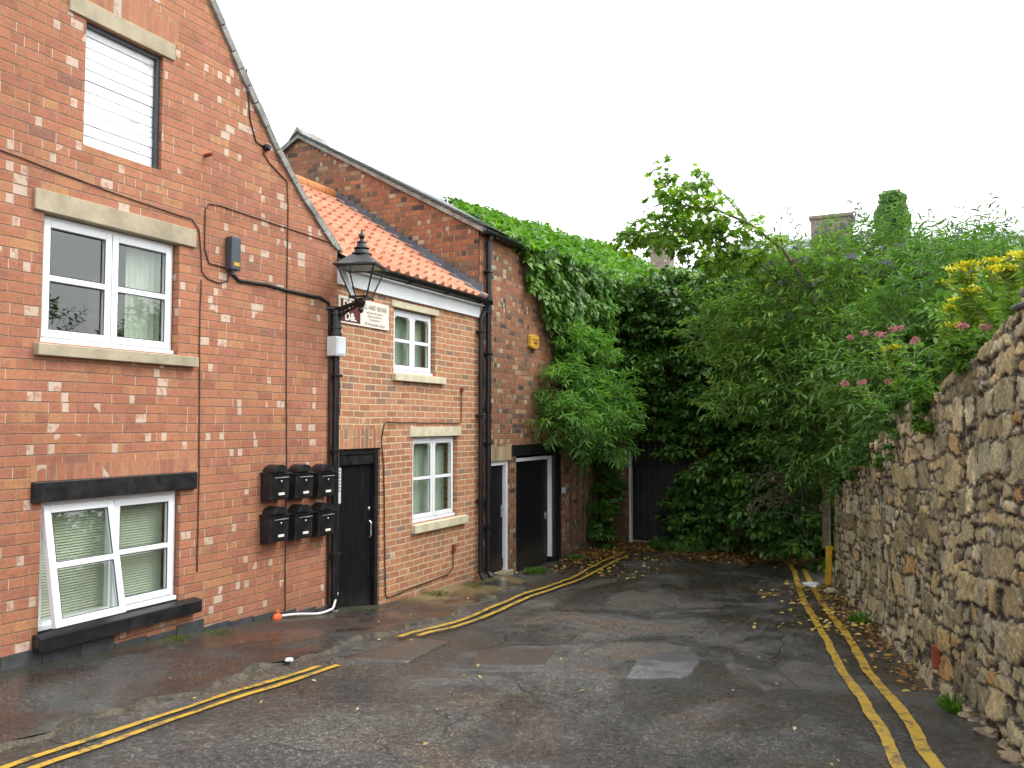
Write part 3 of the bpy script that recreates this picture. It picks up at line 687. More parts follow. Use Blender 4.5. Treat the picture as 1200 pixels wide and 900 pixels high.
# ================================================================== BUILDINGS
WX = -5.65; TW = .26
def window(parent, y0, y1, z0, z1, x=WX, rec=.07, mull=1, open_left=False, inside='curtain', origin=None, name='window', arch=False):
    """white casement window: outer frame; sub-parts are the sashes' panes, so the frame mesh carries both sashes"""
    X = x - rec; fw = .045; sw = .055
    f = MB()
    f.box((X - .06, y0, z0), (X, y0 + fw, z1), .003); f.box((X - .06, y1 - fw, z0), (X, y1, z1), .003)
    f.box((X - .06, y0 + fw, z1 - fw), (X, y1 - fw, z1), .003); f.box((X - .06, y0 + fw, z0), (X, y1 - fw, z0 + fw), .003)
    f.box((X - .02, y0 - .0, z0 - .012), (X + .035, y1, z0 + .022), .003)
    ym = (y0 + y1) / 2; f.box((X - .055, ym - .02, z0 + fw), (X - .002, ym + .02, z1 - fw), .002)
    fo = f.build(name, M['upvc'], parent)
    for k in range(2):
        a, b = (y0 + .03, ym - .004) if k == 0 else (ym + .004, y1 - .03)
        c, d = z0 + .035, z1 - .03
        if open_left and k == 0: c = z0 + .0
        s = MB(); X0, X1 = X - .03, X + .018
        s.box((X0, a, c), (X1, a + sw, d), .005); s.box((X0, b - sw, c), (X1, b, d), .005)
        s.box((X0, a + sw, d - sw), (X1, b - sw, d), .005); s.box((X0, a + sw, c), (X1, b - sw, c + sw), .005)
        zm = c + (d - c) * (.505 if not open_left else .50)
        s.box((X0 + .006, a + sw, zm - .022), (X1 - .004, b - sw, zm + .022), .004)
        if arch:
            s.prism([(a + sw, d - sw), (a + sw + .05, d - sw), (a + sw, d - sw - .035)], 'x', X0 + .006, X1 - .005)
            s.prism([(b - sw, d - sw), (b - sw, d - sw - .035), (b - sw - .05, d - sw)], 'x', X0 + .006, X1 - .005)
        g = MB(); g.bm.faces.new([g.bm.verts.new((X0 + .02, yy, zz)) for yy, zz in ((a + sw - .004, c + sw - .004), (b - sw + .004, c + sw - .004), (b - sw + .004, d - sw + .004), (a + sw - .004, d - sw + .004))])
        # dark gasket round each pane
        q = MB()
        for (zz0, zz1) in ((c + sw, zm - .022), (zm + .022, d - sw)):
            q.box((X1 - .012, a + sw, zz0), (X1 - .004, a + sw + .006, zz1)); q.box((X1 - .012, b - sw - .006, zz0), (X1 - .004, b - sw, zz1))
            q.box((X1 - .012, a + sw + .006, zz1 - .006), (X1 - .004, b - sw - .006, zz1)); q.box((X1 - .012, a + sw + .006, zz0), (X1 - .004, b - sw - .006, zz0 + .006))
        if open_left and k == 0:
            for mb in (s, g, q):
                piv = Matrix.Translation((X, 0, d)) @ Matrix.Rotation(R(-11.5), 4, 'Y') @ Matrix.Translation((-X, 0, -d))
                bmesh.ops.transform(mb.bm, matrix=piv, verts=mb.bm.verts[:])
            s.tube([(X - .02, a + .03, z0 + .06), (X + .155, a + .03, z0 + .09)], .006, 6)
        s.build('sash', M['upvc'], fo); g.build('pane', M['glass'], fo); q.build('gasket', M['darkbox'], fo)
    # room side
    if inside == 'blind':
        b = MB(); z = z1 - .06
        while z > z0 + .04:
            b.box((-.011, y0 + .05, -.0008), (.011, y1 - .05, .0008), M=Matrix.Translation((X - .10, 0, z)) @ Matrix.Rotation(R(52), 4, 'Y'))
            z -= .021
        b.build('blind', M['blind'], fo)
    else:
        V, F = [], []; a, b_ = y0 + .03, y1 - .03; n = 90
        for i in range(n + 1):
            y = a + (b_ - a) * i / n; dx = (.012 if inside == 'part' else .003) * math.sin(y * 95 + math.sin(y * 13) * 2)
            V += [(X - .12 + dx, y, z0 - .02), (X - .12 + dx, y, z1 + .02)]
        rng_i = range(n)
        if inside == 'part': rng_i = [i for i in range(n) if i > n * .70]
        for i in rng_i: F.append((2 * i, 2 * i + 1, 2 * i + 3, 2 * i + 2))
        me = bpy.data.meshes.new('curtain'); me.from_pydata(V, [], F); link('curtain', me, M['curtain' if inside == 'part' else 'curtain_green'], fo, True)
    r = MB(); r.box((X - 1.3, y0 - .15, z0 - .25), (X - 1.28, y1 + .15, z1 + .1)); r.build('room_wall', M['interior'], fo)
    return fo
def sill(parent, y0, y1, z0, z1, m, out=.06, name='sill', dz=.02):
    b = MB(); b.prism([(WX - .10, z0), (WX + out, z0), (WX + out, z1 - dz), (WX - .10, z1)], 'y', y0, y1)
    o = b.build(name, m, parent); bev(o, .006); return o
def bev(o, w, seg=2):
    md = o.modifiers.new('bevel', 'BEVEL'); md.width = w; md.segments = seg; md.limit_method = 'ANGLE'; md.angle_limit = R(40)
def lintel(parent, y0, y1, z0, z1, m, out=.012, name='lintel', depth=.12):
    b = MB(); b.box((WX - depth, y0, z0), (WX + out, y1, z1)); o = b.build(name, m, parent); bev(o, .006); return o

# ---- the gabled house of red brick, nearest the viewer
H1 = empty('gabled_brick_house', (0, 0, 0), 'tall red brick house, steep gable over the lane, one opening boarded in white', 'house')
rake = [(7.20, 1.88), (7.15, 1.96), (6.65, 2.33), (6.24, 2.72), (5.94, 3.09), (5.64, 3.47), (5.35, 3.84), (4.9, 4.42), (3.4, 6.3)]
outer = [(-1.2, -2.7), (7.20, -2.7)] + rake + [(1.2, 3.6), (-.4, 2.0), (-1.2, 1.6)]
o_board = rect(4.13, 4.85, 2.12, 3.09); o_w1 = rect(3.83, 5.06, .59, 1.535); o_w0 = rect(3.87, 5.12, -1.53, -.565)
wall_mesh('wall', outer, [o_board, o_w1, o_w0], 'x', WX, WX - TW, M['brick_red'], H1)
b = MB(); b.box((-14, -1.2, -2.7), (WX - TW - .002, -.95, 1.6)); b.box((-14, 6.95, -2.7), (WX - TW - .002, 7.2, 1.86)); b.box((-14.2, -1.2, -2.7), (-14.002, 7.2, 1.6))
b.build('side_wall', M['brick_red'], H1)
# roof: two pitches that follow the gable's outline
def rake_slab(pts, th, x0, x1, off=.0):
    V2 = [(y, z + off) for y, z in pts]; up = [(y + .0, z + th) for y, z in V2]
    return V2 + up[::-1]
b = MB(); b.prism(rake_slab([(7.34, 1.80)] + [(y + .012, z) for y, z in rake[1:]] + [(1.2, 3.62), (-1.3, 1.5)], .035, 0, 0, .012), 'x', -14.3, WX + .01)
b.build('roof', M['slate'], H1)
b = MB()
rk = [(7.22, 1.93)] + rake[1:-1]
for i in range(len(rk) - 1):      # mortared verge in short ragged lengths
    (ya, za), (yb, zb) = rk[i], rk[i + 1]; n = max(1, int(math.hypot(yb - ya, zb - za) / .16))
    for j in range(n):
        t0, t1 = j / n, (j + .96) / n; p0 = (ya + (yb - ya) * t0, za + (zb - za) * t0); p1 = (ya + (yb - ya) * t1, za + (zb - za) * t1)
        w = .045 + .02 * random.random(); o = .025 + .012 * random.random()
        nx, nz = (zb - za), -(yb - ya); l = math.hypot(nx, nz); nx, nz = -nx / l, -nz / l
        if nx < 0: nx, nz = -nx, -nz
        b.prism([(p0[0] - nx * w, p0[1] - nz * w), (p1[0] - nx * w, p1[1] - nz * w), (p1[0] + nx * .022, p1[1] + nz * .022), (p0[0] + nx * .022, p0[1] + nz * .022)], 'x', WX - .05, WX + o)
o = b.build('verge', M['verge'], H1); bev(o, .006)
b = MB()      # blue brick plinth, stepping with the pavement
y = -1.2
while y < 7.15:
    L_ = .30; zt = gzf(WX, y) + .085 + (.05 if 2.5 < y < 5.2 and random.random() < .6 else .0)
    b.box((WX - .02, y + .004, gzf(WX, y) - .2), (WX + .010, y + L_ - .004, zt), .003)
    y += L_
b.build('plinth', M['plinth'], H1)
lintel(H1, 3.75, 5.22, 1.535, 1.69, M['stone_trim'], .025); window(H1, 3.84, 5.05, .60, 1.53, inside='part'); sill(H1, 3.78, 5.24, .49, .595, M['stone_trim'], .06)
lintel(H1, 3.79, 5.27, -.562, -.415, M['black'], .035); window(H1, 3.88, 5.11, -1.47, -.567, inside='blind', open_left=True, rec=.05)
sill(H1, 3.83, 5.30, -1.615, -1.475, M['black'], .085, dz=.035)
lintel(H1, 3.98, 4.96, 3.095, 3.235, M['stone_trim'], .02)
wb = MB()
nb = 11
for i in range(nb):
    z0 = 2.135 + i * (3.085 - 2.135) / nb
    wb.box((WX - .105 + .004 * random.random(), 4.150, z0 + .004), (WX - .075 + .006 * random.random(), 4.815, z0 + .084), .002)
wo_ = wb.build('boarding', M['boards'], H1)
fb = MB(); fb.box((WX - .12, 4.132, 2.122), (WX - .045, 4.15, 3.088)); fb.box((WX - .12, 4.815, 2.122), (WX - .035, 4.848, 3.088)); fb.box((WX - .12, 4.15, 3.060), (WX - .035, 4.815, 3.088)); fb.box((WX - .15, 4.13, 2.12), (WX - .125, 4.85, 3.09))
fb.build('board_frame', M['darkbox'], H1)
b = MB(); b.box((WX - .05, 3.78, -.412), (WX + .003, 5.28, -.295)); b.build('brick_arch', M['soldier_red'], H1)
b = MB(); b.box((WX - .05, 3.95, 3.238), (WX + .003, 5.0, 3.46)); b.build('brick_arch', M['soldier_red'], H1)
b = MB(); b.tube([(WX - .03, 5.32, 2.385), (WX + .09, 5.32, 2.385)], .016, 10); b.build('vent_pipe', M['rust'], H1)

# ---- the low cottage with the pantiled roof
H2 = empty('pantiled_cottage', (0, 0, 0), 'low buff brick cottage with orange pantiled roof, black street door and two white windows', 'cottage')
E2 = 10.44
holes = [rect(7.27, 8.04, -2.12, -.28), rect(8.30, 9.26, .62, 1.41), rect(8.73, 9.85, -1.24, -.165)]
holes[0] = [(7.27, -2.7 + .001), (8.04, -2.7 + .001), (8.04, -.28), (7.27, -.28)]
outer = [(7.20, -2.7), (7.27, -2.7), (7.27, -.28), (8.04, -.28), (8.04, -2.7), (E2, -2.7), (E2, 1.6), (7.20, 1.6)]
wall_mesh('wall', outer, holes[1:], 'x', WX - .004, WX - TW, M['brick_tan'], H2)
b = MB(); b.box((-11.2, 7.2, -2.7), (-10.98, E2, 1.6)); b.box((-10.978, E2 - .1, -2.7), (WX - TW - .002, E2 - .002, 1.6)); b.build('side_wall', M['brick_tan'], H2)
RX, RZ, EX, EZ = -8.30, 3.60, -5.52, 1.79        # ridge and eave of the cottage roof
def pantiles(name, y0, y1, xa, za, xb, zb, parent):
    ny = int((y1 - y0) / .0171); slope = math.hypot(xb - xa, zb - za); nc = int(round(slope / .30)); per = slope / nc
    ux, uz = (xb - xa) / slope, (zb - za) / slope; nxx, nzz = (-uz, ux) if ux > 0 else (uz, -ux)
    if nzz < 0: nxx, nzz = -nxx, -nzz
    V, F = [], []; cols = ny + 1
    ys = np.linspace(y0, y1, cols); ph = (ys / .205) % 1.
    prof = np.where(ph < .62, -.022 * np.sin(ph / .62 * math.pi), .030 * np.sin((ph - .62) / .38 * math.pi))
    rows = 0
    jit = rng.normal(size=(nc, 60)) * .004
    for c in range(nc):
        for (s, h) in ((0, .0), (0.0, .034), (.5, .020), (1.02, .004)):
            d = (c + s) * per; x = xa + ux * d; z = za + uz * d
            ti = (ys / .205).astype(int) % 60
            hh = h + prof + (jit[c][ti] if h else 0) - (0 if h else .02)
            V.append(np.stack([x + nxx * hh, ys, z + nzz * hh], 1)); rows += 1
    V = np.concatenate(V)
    for r in range(rows - 1):
        if r % 4 == 3: continue
        for i in range(cols - 1): F.append((r * cols + i, r * cols + i + 1, (r + 1) * cols + i + 1, (r + 1) * cols + i))
    me = bpy.data.meshes.new(name); me.from_pydata(V.tolist(), [], F)
    o = link(name, me, M['pantile'], parent, False)
    bm = bmesh.new(); bm.from_mesh(me); bmesh.ops.recalc_face_normals(bm, faces=bm.faces[:]); bm.to_mesh(me); bm.free()
    return o
rf = pantiles('roof', 7.215, E2 - .01, EX, EZ, RX, RZ, H2)
b = MB(); b.prism([(EX - .05, EZ - .06), (RX, RZ - .05), (-11.3, 1.62), (-11.3, 1.7), (RX, RZ - .02), (EX - .05, EZ - .03)], 'y', 7.21, E2 - .005); b.build('roof_deck', M['slate'], rf)
b = MB()
y = 7.2
while y < E2 - .05:
    L_ = min(.42, E2 - .02 - y); b.tube([(RX, y, RZ + .01), (RX, y + L_ - .012, RZ + .014)], .115, 14); y += L_
b.build('ridge_tiles', M['ridge_tile'], rf)
b = MB()    # stepped lead flashing against the higher gable
n = 22
for i in range(n):
    x0 = EX - .05 + (RX - EX) * i / n; x1 = EX - .05 + (RX - EX) * (i + 1) / n; z0 = EZ + (RZ - EZ) * i / n; z1 = EZ + (RZ - EZ) * (i + 1) / n
    b.prism([(x0, z0 - .02), (x1, z1 - .02), (x1, z1 + .15 + .02 * random.random()), (x0, z1 + .13)], 'y', E2 - .035, E2 - .012)
b.prism([(EX + .02, EZ + .015), (RX, RZ + .015), (RX, RZ + .045), (EX + .02, EZ + .05)], 'y', E2 - .22, E2 - .036)
b.build('flashing', M['lead'], rf)
b = MB(); b.box((WX - .004, 7.205, 1.52), (WX + .035, E2 - .01, 1.685), .004); b.box((WX - .1, 7.205, 1.686), (WX + .10, E2 - .01, 1.70)); b.build('fascia', M['fascia'], H2)
def gutter(y0, y1, x, z, r, parent, m):
    mb = MB(); n = 10; V = []
    prof = [(math.cos(math.pi + math.pi * i / n) * r, math.sin(math.pi + math.pi * i / n) * r) for i in range(n + 1)]
    prof += [(px * .85, pz_ * .85) for px, pz_ in prof[::-1]]
    mb.prism([(x + a, z + c) for a, c in prof], 'y', y0, y1)
    for yy in np.arange(y0 + .3, y1, .9): mb.box((x - r - .02, yy, z - r - .012), (x + r * .9, yy + .03, z - r + .004))
    mb.box((x - r, y1 - .004, z - r), (x + r, y1, z)); mb.box((x - r, y0, z - r), (x + r, y0 + .004, z))
    return mb.build('gutter', m, parent)
gutter(7.22, E2 + .10, WX + .12, 1.775, .065, H2, M['plastic'])
b = MB(); b.tube([(WX + .10, E2 + .02, 1.72), (WX + .08, E2 + .03, 1.62), (WX + .06, E2 - .035, 1.50), (WX + .06, E2 - .035, -2.1), (WX + .11, E2 - .035, -2.19)], .037, 12)
for zz in (1.3, .1, -1.1): b.box((WX, E2 - .09, zz), (WX + .10, E2 + .02, zz + .03), .004)
for zz in (.6, -.9): b.tube([(WX + .06, E2 - .035, zz), (WX + .06, E2 - .035, zz + .09)], .045, 12)
b.build('downpipe', M['plastic'], H2)
b = MB(); b.box((WX - .09, 7.272, -2.3), (WX - .03, 7.325, -.285), .004); b.box((WX - .09, 7.985, -2.3), (WX - .03, 8.038, -.285), .004); b.box((WX - .09, 7.325, -.345), (WX - .028, 7.985, -.285), .004)
b.box((WX - .088, 7.325, -.46), (WX - .045, 7.985, -.35), .004)
df = b.build('door_frame', M['black'], H2)
b = MB(); b.box((WX - .13, 7.328, -2.09), (WX - .085, 7.982, -.46), .003)
d = b.build('door', M['black_door'], H2); d['label'] = 'black boarded street door'
b = MB(); b.tube([(WX - .07, 7.925, -1.31), (WX - .045, 7.925, -1.29), (WX - .045, 7.925, -1.14), (WX - .07, 7.925, -1.12)], .011, 8); b.build('handle', M['steel'], d)
b = MB(); b.lathe([(.022, 0), (.022, .012), (.012, .018)], seg=12); bmesh.ops.transform(b.bm, matrix=Matrix.Translation((WX - .085, 7.93, -.98)) @ Matrix.Rotation(R(90), 4, 'Y'), verts=b.bm.verts[:]); b.build('lock', M['steel'], d)
b = MB(); b.box((WX - .3, 7.25, -2.6), (WX + .02, 8.06, -2.095), .01); b.build('doorstep', M['plinth'], H2)
b = MB(); b.box((WX - .05, 7.24, -.278), (WX + .002, 8.06, -.06)); b.build('brick_arch', M['soldier_tan'], H2)
lintel(H2, 8.24, 9.33, 1.412, 1.492, M['stone_pale'], .012); window(H2, 8.31, 9.25, .63, 1.405, arch=True, inside='full'); sill(H2, 8.27, 9.45, .52, .622, M['stone_pale'], .055)
lintel(H2, 8.65, 9.93, -.163, -.04, M['stone_pale'], .012); window(H2, 8.74, 9.84, -1.23, -.168, arch=True, inside='full'); sill(H2, 8.71, 10.06, -1.36, -1.238, M['stone_pale'], .055)

# ---- the tall old brick range with the ivy on its roof
H3 = empty('tall_brick_range', (0, 0, 0), 'tall dark old brick building with ivy-covered roof, beyond the pantiled cottage', 'building')
E3 = 24.0; AX, AZ = -8.97, 4.66; FZ = 2.80; BX = -12.3
outer = [(E2, -2.8), (10.70, -2.8), (10.70, -.56), (11.45, -.56), (11.45, -2.8), (11.68, -2.8), (11.68, -.47), (13.47, -.47), (13.47, -2.8), (E3, -2.8), (E3, FZ), (E2, FZ)]
wall_mesh('wall', outer, [], 'x', WX, WX - .3, M['brick_old'], H3)
gab = [(WX - .302, -2.8), (WX - .302, FZ - .02), (AX, AZ), (BX, FZ - .02), (BX, -2.8)]
b = MB(); b.prism([(WX - .0, 1.2), (WX - .0, FZ - .01), (AX, AZ), (BX, FZ - .02), (BX, 1.2)], 'y', E2 + .001, E2 + .02)
b.build('gable_wall', M['brick_old'], H3)
b = MB(); b.prism(gab, 'y', E2 + .022, E2 + .3); b.prism(gab, 'y', E3 - .3, E3 - .002); b.box((BX - .3, E2, -2.8), (BX - .002, E3, FZ)); b.build('side_wall', M['brick_old'], H3)
b = MB(); sl = [(WX + .12, FZ - .03), (AX, AZ + .02), (BX - .1, FZ - .06)]
b.prism([(x, z) for x, z in sl] + [(x, z + .07) for x, z in sl[::-1]], 'y', E2 - .05, E3 + .05)
rf3 = b.build('roof', M['slate'], H3)
b = MB(); n = 30           # ragged slate ends and mortar along the bare verge
for i in range(n):
    t = i / n; x0 = WX + .1 + (AX - WX - .1) * t; z0 = FZ + .045 + (AZ - FZ + .02) * t; L_ = .13
    ang = math.atan2(AZ - FZ, AX - WX)
    Mx = Matrix.Translation((x0, E2 + .05, z0 + .015)) @ Matrix.Rotation(R(30) - .13 - .06 * random.random(), 4, 'Y')
    b.box((-.10, -.13 - .02 * random.random(), -.004), (.07, .6, .005), M=Mx)
b.build('slates', M['slate'], rf3)
b = MB(); b.prism([(WX + .1, FZ - .05), (AX, AZ - .01), (BX - .1, FZ - .09), (BX - .1, FZ - .04), (AX, AZ + .045), (WX + .1, FZ + .02)], 'y', E2 - .065, E2 - .051)
b.prism([(AX - .16, AZ - .03), (AX, AZ + .1), (AX + .16, AZ - .01), (AX, AZ + .17)], 'y', E2 - .09, E2 + .6)
o = b.build('verge', M['verge'], rf3)
gutter(E2 + .0, 16.3, WX + .09, FZ - .0, .06, H3, M['plastic'])
b = MB(); b.tube([(WX + .09, E2 + .22, FZ - .06), (WX + .06, E2 + .2, FZ - .16), (WX + .06, E2 + .19, -2.12), (WX + .12, E2 + .19, -2.2)], .042, 12)
for zz in (2.2, 1.0, -.3, -1.5): b.box((WX, E2 + .13, zz), (WX + .11, E2 + .25, zz + .03), .004)
for zz in (1.6, .2, -1.2): b.tube([(WX + .06, E2 + .19, zz), (WX + .06, E2 + .19, zz + .1)], .052, 12)
b.build('downpipe', M['plastic'], H3)
# narrow black door with a white frame
b = MB(); b.box((WX - .10, 11.385, -2.27), (WX - .03, 11.448, -.565), .003); b.box((WX - .10, 10.702, -.625), (WX - .03, 11.385, -.565), .003); b.build('door_frame', M['upvc'], H3)
b = MB(); b.box((WX - .13, 10.72, -2.3), (WX - .09, 11.385, -.625), .003); b.box((WX - .088, 10.74, -2.18), (WX - .07, 11.37, -2.04), .004); d = b.build('door', M['black_door'], H3); d['label'] = 'narrow black door in a white frame'
b = MB(); b.box((WX - .088, 11.31, -1.42), (WX - .075, 11.35, -1.24), .003); b.tube([(WX - .075, 11.33, -1.3), (WX - .04, 11.33, -1.3), (WX - .04, 11.24, -1.3)], .009, 8); b.build('handle', M['steel'], d)
b = MB(); b.box((WX - .3, 10.69, -2.75), (WX + .05, 11.5, -2.225), .012); b.build('doorstep', M['stone_trim'], H3)
b = MB(); b.box((WX - .06, 10.64, -.557), (WX + .004, 11.5, -.34)); b.build('brick_arch', M['soldier_old'], H3)
# wide black door under a timber beam, black post on its right
b = MB(); b.box((WX - .2, 11.52, -.50), (WX + .015, 13.50, -.33)); o = b.build('beam', M['black'], H3); bev(o, .008)
b = MB(); b.box((WX - .16, 13.19, -2.6), (WX + .012, 13.46, -.503)); o = b.build('post', M['black'], H3); bev(o, .006)
b = MB(); b.box((WX - .12, 13.125, -2.27), (WX - .04, 13.188, -.545), .003); b.box((WX - .12, 11.69, -.60), (WX - .04, 13.125, -.545), .003); b.build('door_frame', M['fascia'], H3)
b = MB(); b.box((WX - .15, 11.69, -2.42), (WX - .10, 13.125, -.60), .003); d = b.build('door', M['black_door'], H3); d['label'] = 'wide black boarded door under a black beam'
b = MB(); b.box((WX - .098, 12.98, -1.62), (WX - .085, 13.04, -1.5), .003); b.tube([(WX - .085, 13.0, -1.55), (WX - .06, 13.0, -1.55), (WX - .06, 12.9, -1.55)], .01, 8); b.build('handle', M['steel'], d)

# ---- back wall with the dark gate
BW = empty('back_wall', (-3.4, 16.4, -2.4), 'high old brick wall closing the lane, buried under ivy', 'wall')
def rel(o, root):  # keep world-space coordinates under a root that stands elsewhere
    o.location = -root.location; return o
outer = [(-5.645, -2.8), (-5.36, -2.8), (-5.36, .12), (-4.10, .12), (-4.10, -2.8), (1.5, -2.8), (1.5, 2.7), (-5.645, 2.7)]
rel(wall_mesh('brickwork', outer, [], 'y', 16.3, 16.65, M['brick_old'], BW), BW)
GT = empty('dark_gate', (-4.73, 16.5, -2.42), 'tall black boarded gate in the ivy-covered wall at the end of the lane', 'gate')
b = MB((-4.73, 16.5, -2.42))
x = -5.30
while x < -4.12:
    b.box((x, 16.44, -2.38), (x + .118, 16.475, .05), .004); x += .124
b.box((-5.3, 16.42, -.9), (-4.12, 16.438, -.78), .004)
def gbuild(mb, name, m): o = mb.build(name, m, GT); return o
gbuild(b, 'boarding', M['black'])
b = MB((-4.73, 16.5, -2.42)); b.box((-5.357, 16.38, -2.42), (-5.31, 16.47, .117), .004); gbuild(b, 'frame', M['fascia'])
b = MB((-4.73, 16.5, -2.42)); b.box((-5.3, 16.48, -2.5), (-4.1, 16.64, -2.385), .006); gbuild(b, 'threshold', M['stone_trim'])

# ---- rubble wall on the right
def rubble_wall():
    ds = .0135; s0, s1 = -6.5, 5.75; S = np.arange(s0, s1 + ds, ds); hmax = 2.75; T = np.arange(-.12, hmax, ds)
    top_s = [-9, -2.6, -2.08, -1.64, -1.0, -.6, .06, 1.02, 1.7, 2.3, 3.1, 3.75, 4.6, 5.27, 5.8]
    top_h = [2.60, 2.55, 2.52, 2.50, 2.34, 2.36, 2.30, 2.26, 2.16, 2.06, 1.92, 1.80, 1.68, 1.57, 1.52]
    sg, tg = np.meshgrid(S, T, indexing='ij')
    # warp and lay the stones: rows of uneven height, stones of uneven length
    def sn(x, y, f, sd):
        return (np.sin(x * f + sd) * np.cos(y * f * 1.3 + sd * 2) + .5 * np.sin(x * f * 2.3 + y * f * 1.7 + sd * 3) + .3 * np.cos(x * f * 4.1 - y * f * 3.3 + sd))
    ws = sg + .035 * sn(sg, tg, 3.1, 1.) + .020 * sn(sg, tg, 11, 4.) + .007 * sn(sg, tg, 27, 3.)
    wt = tg + .035 * sn(sg, tg, 1.6, 2.) + .016 * sn(sg, tg, 7.7, 5.) + .006 * sn(sg, tg, 21, 2.)
    r2 = np.random.default_rng(5)
    def layout(hs, seed, kk):
        r2 = np.random.default_rng(seed); rows = [-.3]
        while rows[-1] < 3.1: rows.append(rows[-1] + r2.choice(hs))
        rows = np.array(rows); ri = np.clip(np.searchsorted(rows, wt) - 1, 0, len(rows) - 2)
        et = np.minimum(wt - rows[ri], rows[ri + 1] - wt); es = np.zeros_like(wt); sid = np.zeros_like(ri); cs = np.zeros_like(wt); base = 0
        for r in range(len(rows) - 1):
            mk = ri == r
            if not mk.any(): continue
            h = rows[r + 1] - rows[r]; e = [s0 - 1. - r2.random()]
            while e[-1] < s1 + 1: e.append(e[-1] + h * r2.uniform(*kk) + .02)
            e = np.array(e); k = np.clip(np.searchsorted(e, ws[mk]) - 1, 0, len(e) - 2)
            es[mk] = np.minimum(ws[mk] - e[k], e[k + 1] - ws[mk]); sid[mk] = base + k; cs[mk] = ws[mk] - (e[k] + e[k + 1]) / 2; base += len(e)
        return es, et, sid, cs, wt - (rows[ri] + rows[ri + 1]) / 2, base
    esA, etA, sidA, csA, ctA, nA = layout([.09, .11, .13], 5, (.9, 2.3)); esB, etB, sidB, csB, ctB, nB = layout([.16, .20, .24], 6, (.9, 1.8))
    r2 = np.random.default_rng(8); big = (r2.random(nB) < .5)[sidB]
    split = (r2.random(nB) < .3)[sidB]
    edgeB = np.minimum(esB, etB)
    edge_s = np.where(big, esB, np.minimum(esA, esB + .012)); edge_t = np.where(big, etB, np.minimum(etA, etB + .012))
    sid = np.where(big, sidB, sidA + nB); cs = np.where(big, csB, csA); ct = np.where(big, ctB, ctA); nst = nA + nB + 20
    tone = r2.random(nst)[sid]; tone2 = r2.random(nst)[sid]; r3 = r2.random((nst, 5))
    rnd = .007 + .012 * r3[sid, 4]
    ed = (edge_s ** -4. + edge_t ** -4. ) ** -.25 if False else 1 / ((1 / np.maximum(edge_s, 1e-4)) ** 3.2 + (1 / np.maximum(edge_t, 1e-4)) ** 3.2) ** (1 / 3.2)      # rounded corners
    ed = ed + .006 * sn(sg, tg, 33, 2.) + .004 * sn(sg, tg, 71, 5.)
    mortar = np.clip((ed - .002 - .010 * r3[sid, 3]) / rnd, 0, 1)
    body = np.sin(mortar * math.pi / 2) ** .6
    prot = (.006 + .030 * r3[sid, 0] ** 1.5) * body
    tilt = (r3[sid, 1] - .5) * .16 * cs + (r3[sid, 2] - .5) * .20 * ct
    h = prot + tilt * body
    h += body * (.006 * sn(sg, tg, 37, 1.) * r3[sid, 3] + .004 * sn(sg, tg, 19, 8.) + .0035 * sn(sg, tg, 83, 6.)) + (1 - body) * .004 * sn(sg, tg, 55, 3.)
    h += .03 * sn(sg, tg, .9, 3.) + .012 * sn(sg, tg, 2.6, 7.)                 # the whole face bulges
    foot = np.clip(1 - tg / .25, 0, 1); h += .05 * foot * (r3[sid, 0] > .4)
    # occasional missing stones: dark holes
    miss = (r3[sid, 4] > .985); h = np.where(miss, -.05 * np.clip(mortar * 2, 0, 1), h)
    yb = WA[1] + WT[1] * sg; topw = np.interp(sg, top_s, top_h)
    topw = topw + .035 * sn(sg, sg * 0, 5.3, 2.) * (sg > -1.4) + .02 * (r3[sid, 1] - .5)
    lim = np.minimum(tg, topw)
    over = tg - lim                                              # rows above the top fold back over the wall
    gx, gy = WA[0] + WT[0] * sg, WA[1] + WT[1] * sg
    gr = np.interp(gy, GY, GZ)
    back = np.minimum(over * 3.5, .5)
    X = gx + WN[0] * (h - back); Y = gy + WN[1] * (h - back); Z = gr + lim + .4 * h * (over > 0) + (over > 0) * .02 * body - (over > .25) * (over - .25) * 1.2
    V = np.stack([X, Y, Z], -1).reshape(-1, 3); ns, nt = sg.shape
    i, j = np.meshgrid(np.arange(ns - 1), np.arange(nt - 1), indexing='ij')
    a = (i * nt + j); F = np.stack([a, a + nt, a + nt + 1, a + 1], -1).reshape(-1, 4)
    me = bpy.data.meshes.new('stonework'); me.vertices.add(len(V)); me.vertices.foreach_set('co', V.astype(np.float32).ravel())
    me.loops.add(F.size); me.loops.foreach_set('vertex_index', F.astype(np.int32).ravel())
    me.polygons.add(len(F)); me.polygons.foreach_set('loop_start', (np.arange(len(F)) * 4).astype(np.int32)); me.polygons.foreach_set('loop_total', np.full(len(F), 4, np.int32))
    me.update(calc_edges=True)
    ca = me.color_attributes.new('stone', 'FLOAT_COLOR', 'POINT')
    C4 = np.stack([tone, np.where(miss, 0, mortar), tone2, np.ones_like(tone)], -1).reshape(-1, 4); ca.data.foreach_set('color', C4.astype(np.float32).ravel())
    o = link('stonework', me, M['rubble'], SWALL, True); o.location = -SWALL.location
SWALL = empty('rubble_stone_wall', (-.3, 9.5, -2.2), 'leaning rubble limestone wall with plants growing on its top, along the right side of the lane', 'wall')
rubble_wall()
b = MB(); 
def WP(s, off, h): x = WA[0] + WT[0] * s - WN[0] * off; y = WA[1] + WT[1] * s - WN[1] * off; return (x, y, float(np.interp(y, GY, GZ)) + h)
rot = Matrix.Rotation(math.atan2(-WT[0], WT[1]), 4, 'Z')
def wbox(b, s0, s1, o0, o1, h0, h1):
    c = WP((s0 + s1) / 2, (o0 + o1) / 2, (h0 + h1) / 2); b.box((-(o1 - o0) / 2, -(s1 - s0) / 2, -(h1 - h0) / 2), ((o1 - o0) / 2, (s1 - s0) / 2, (h1 - h0) / 2), .02, Matrix.Translation(c) @ rot)
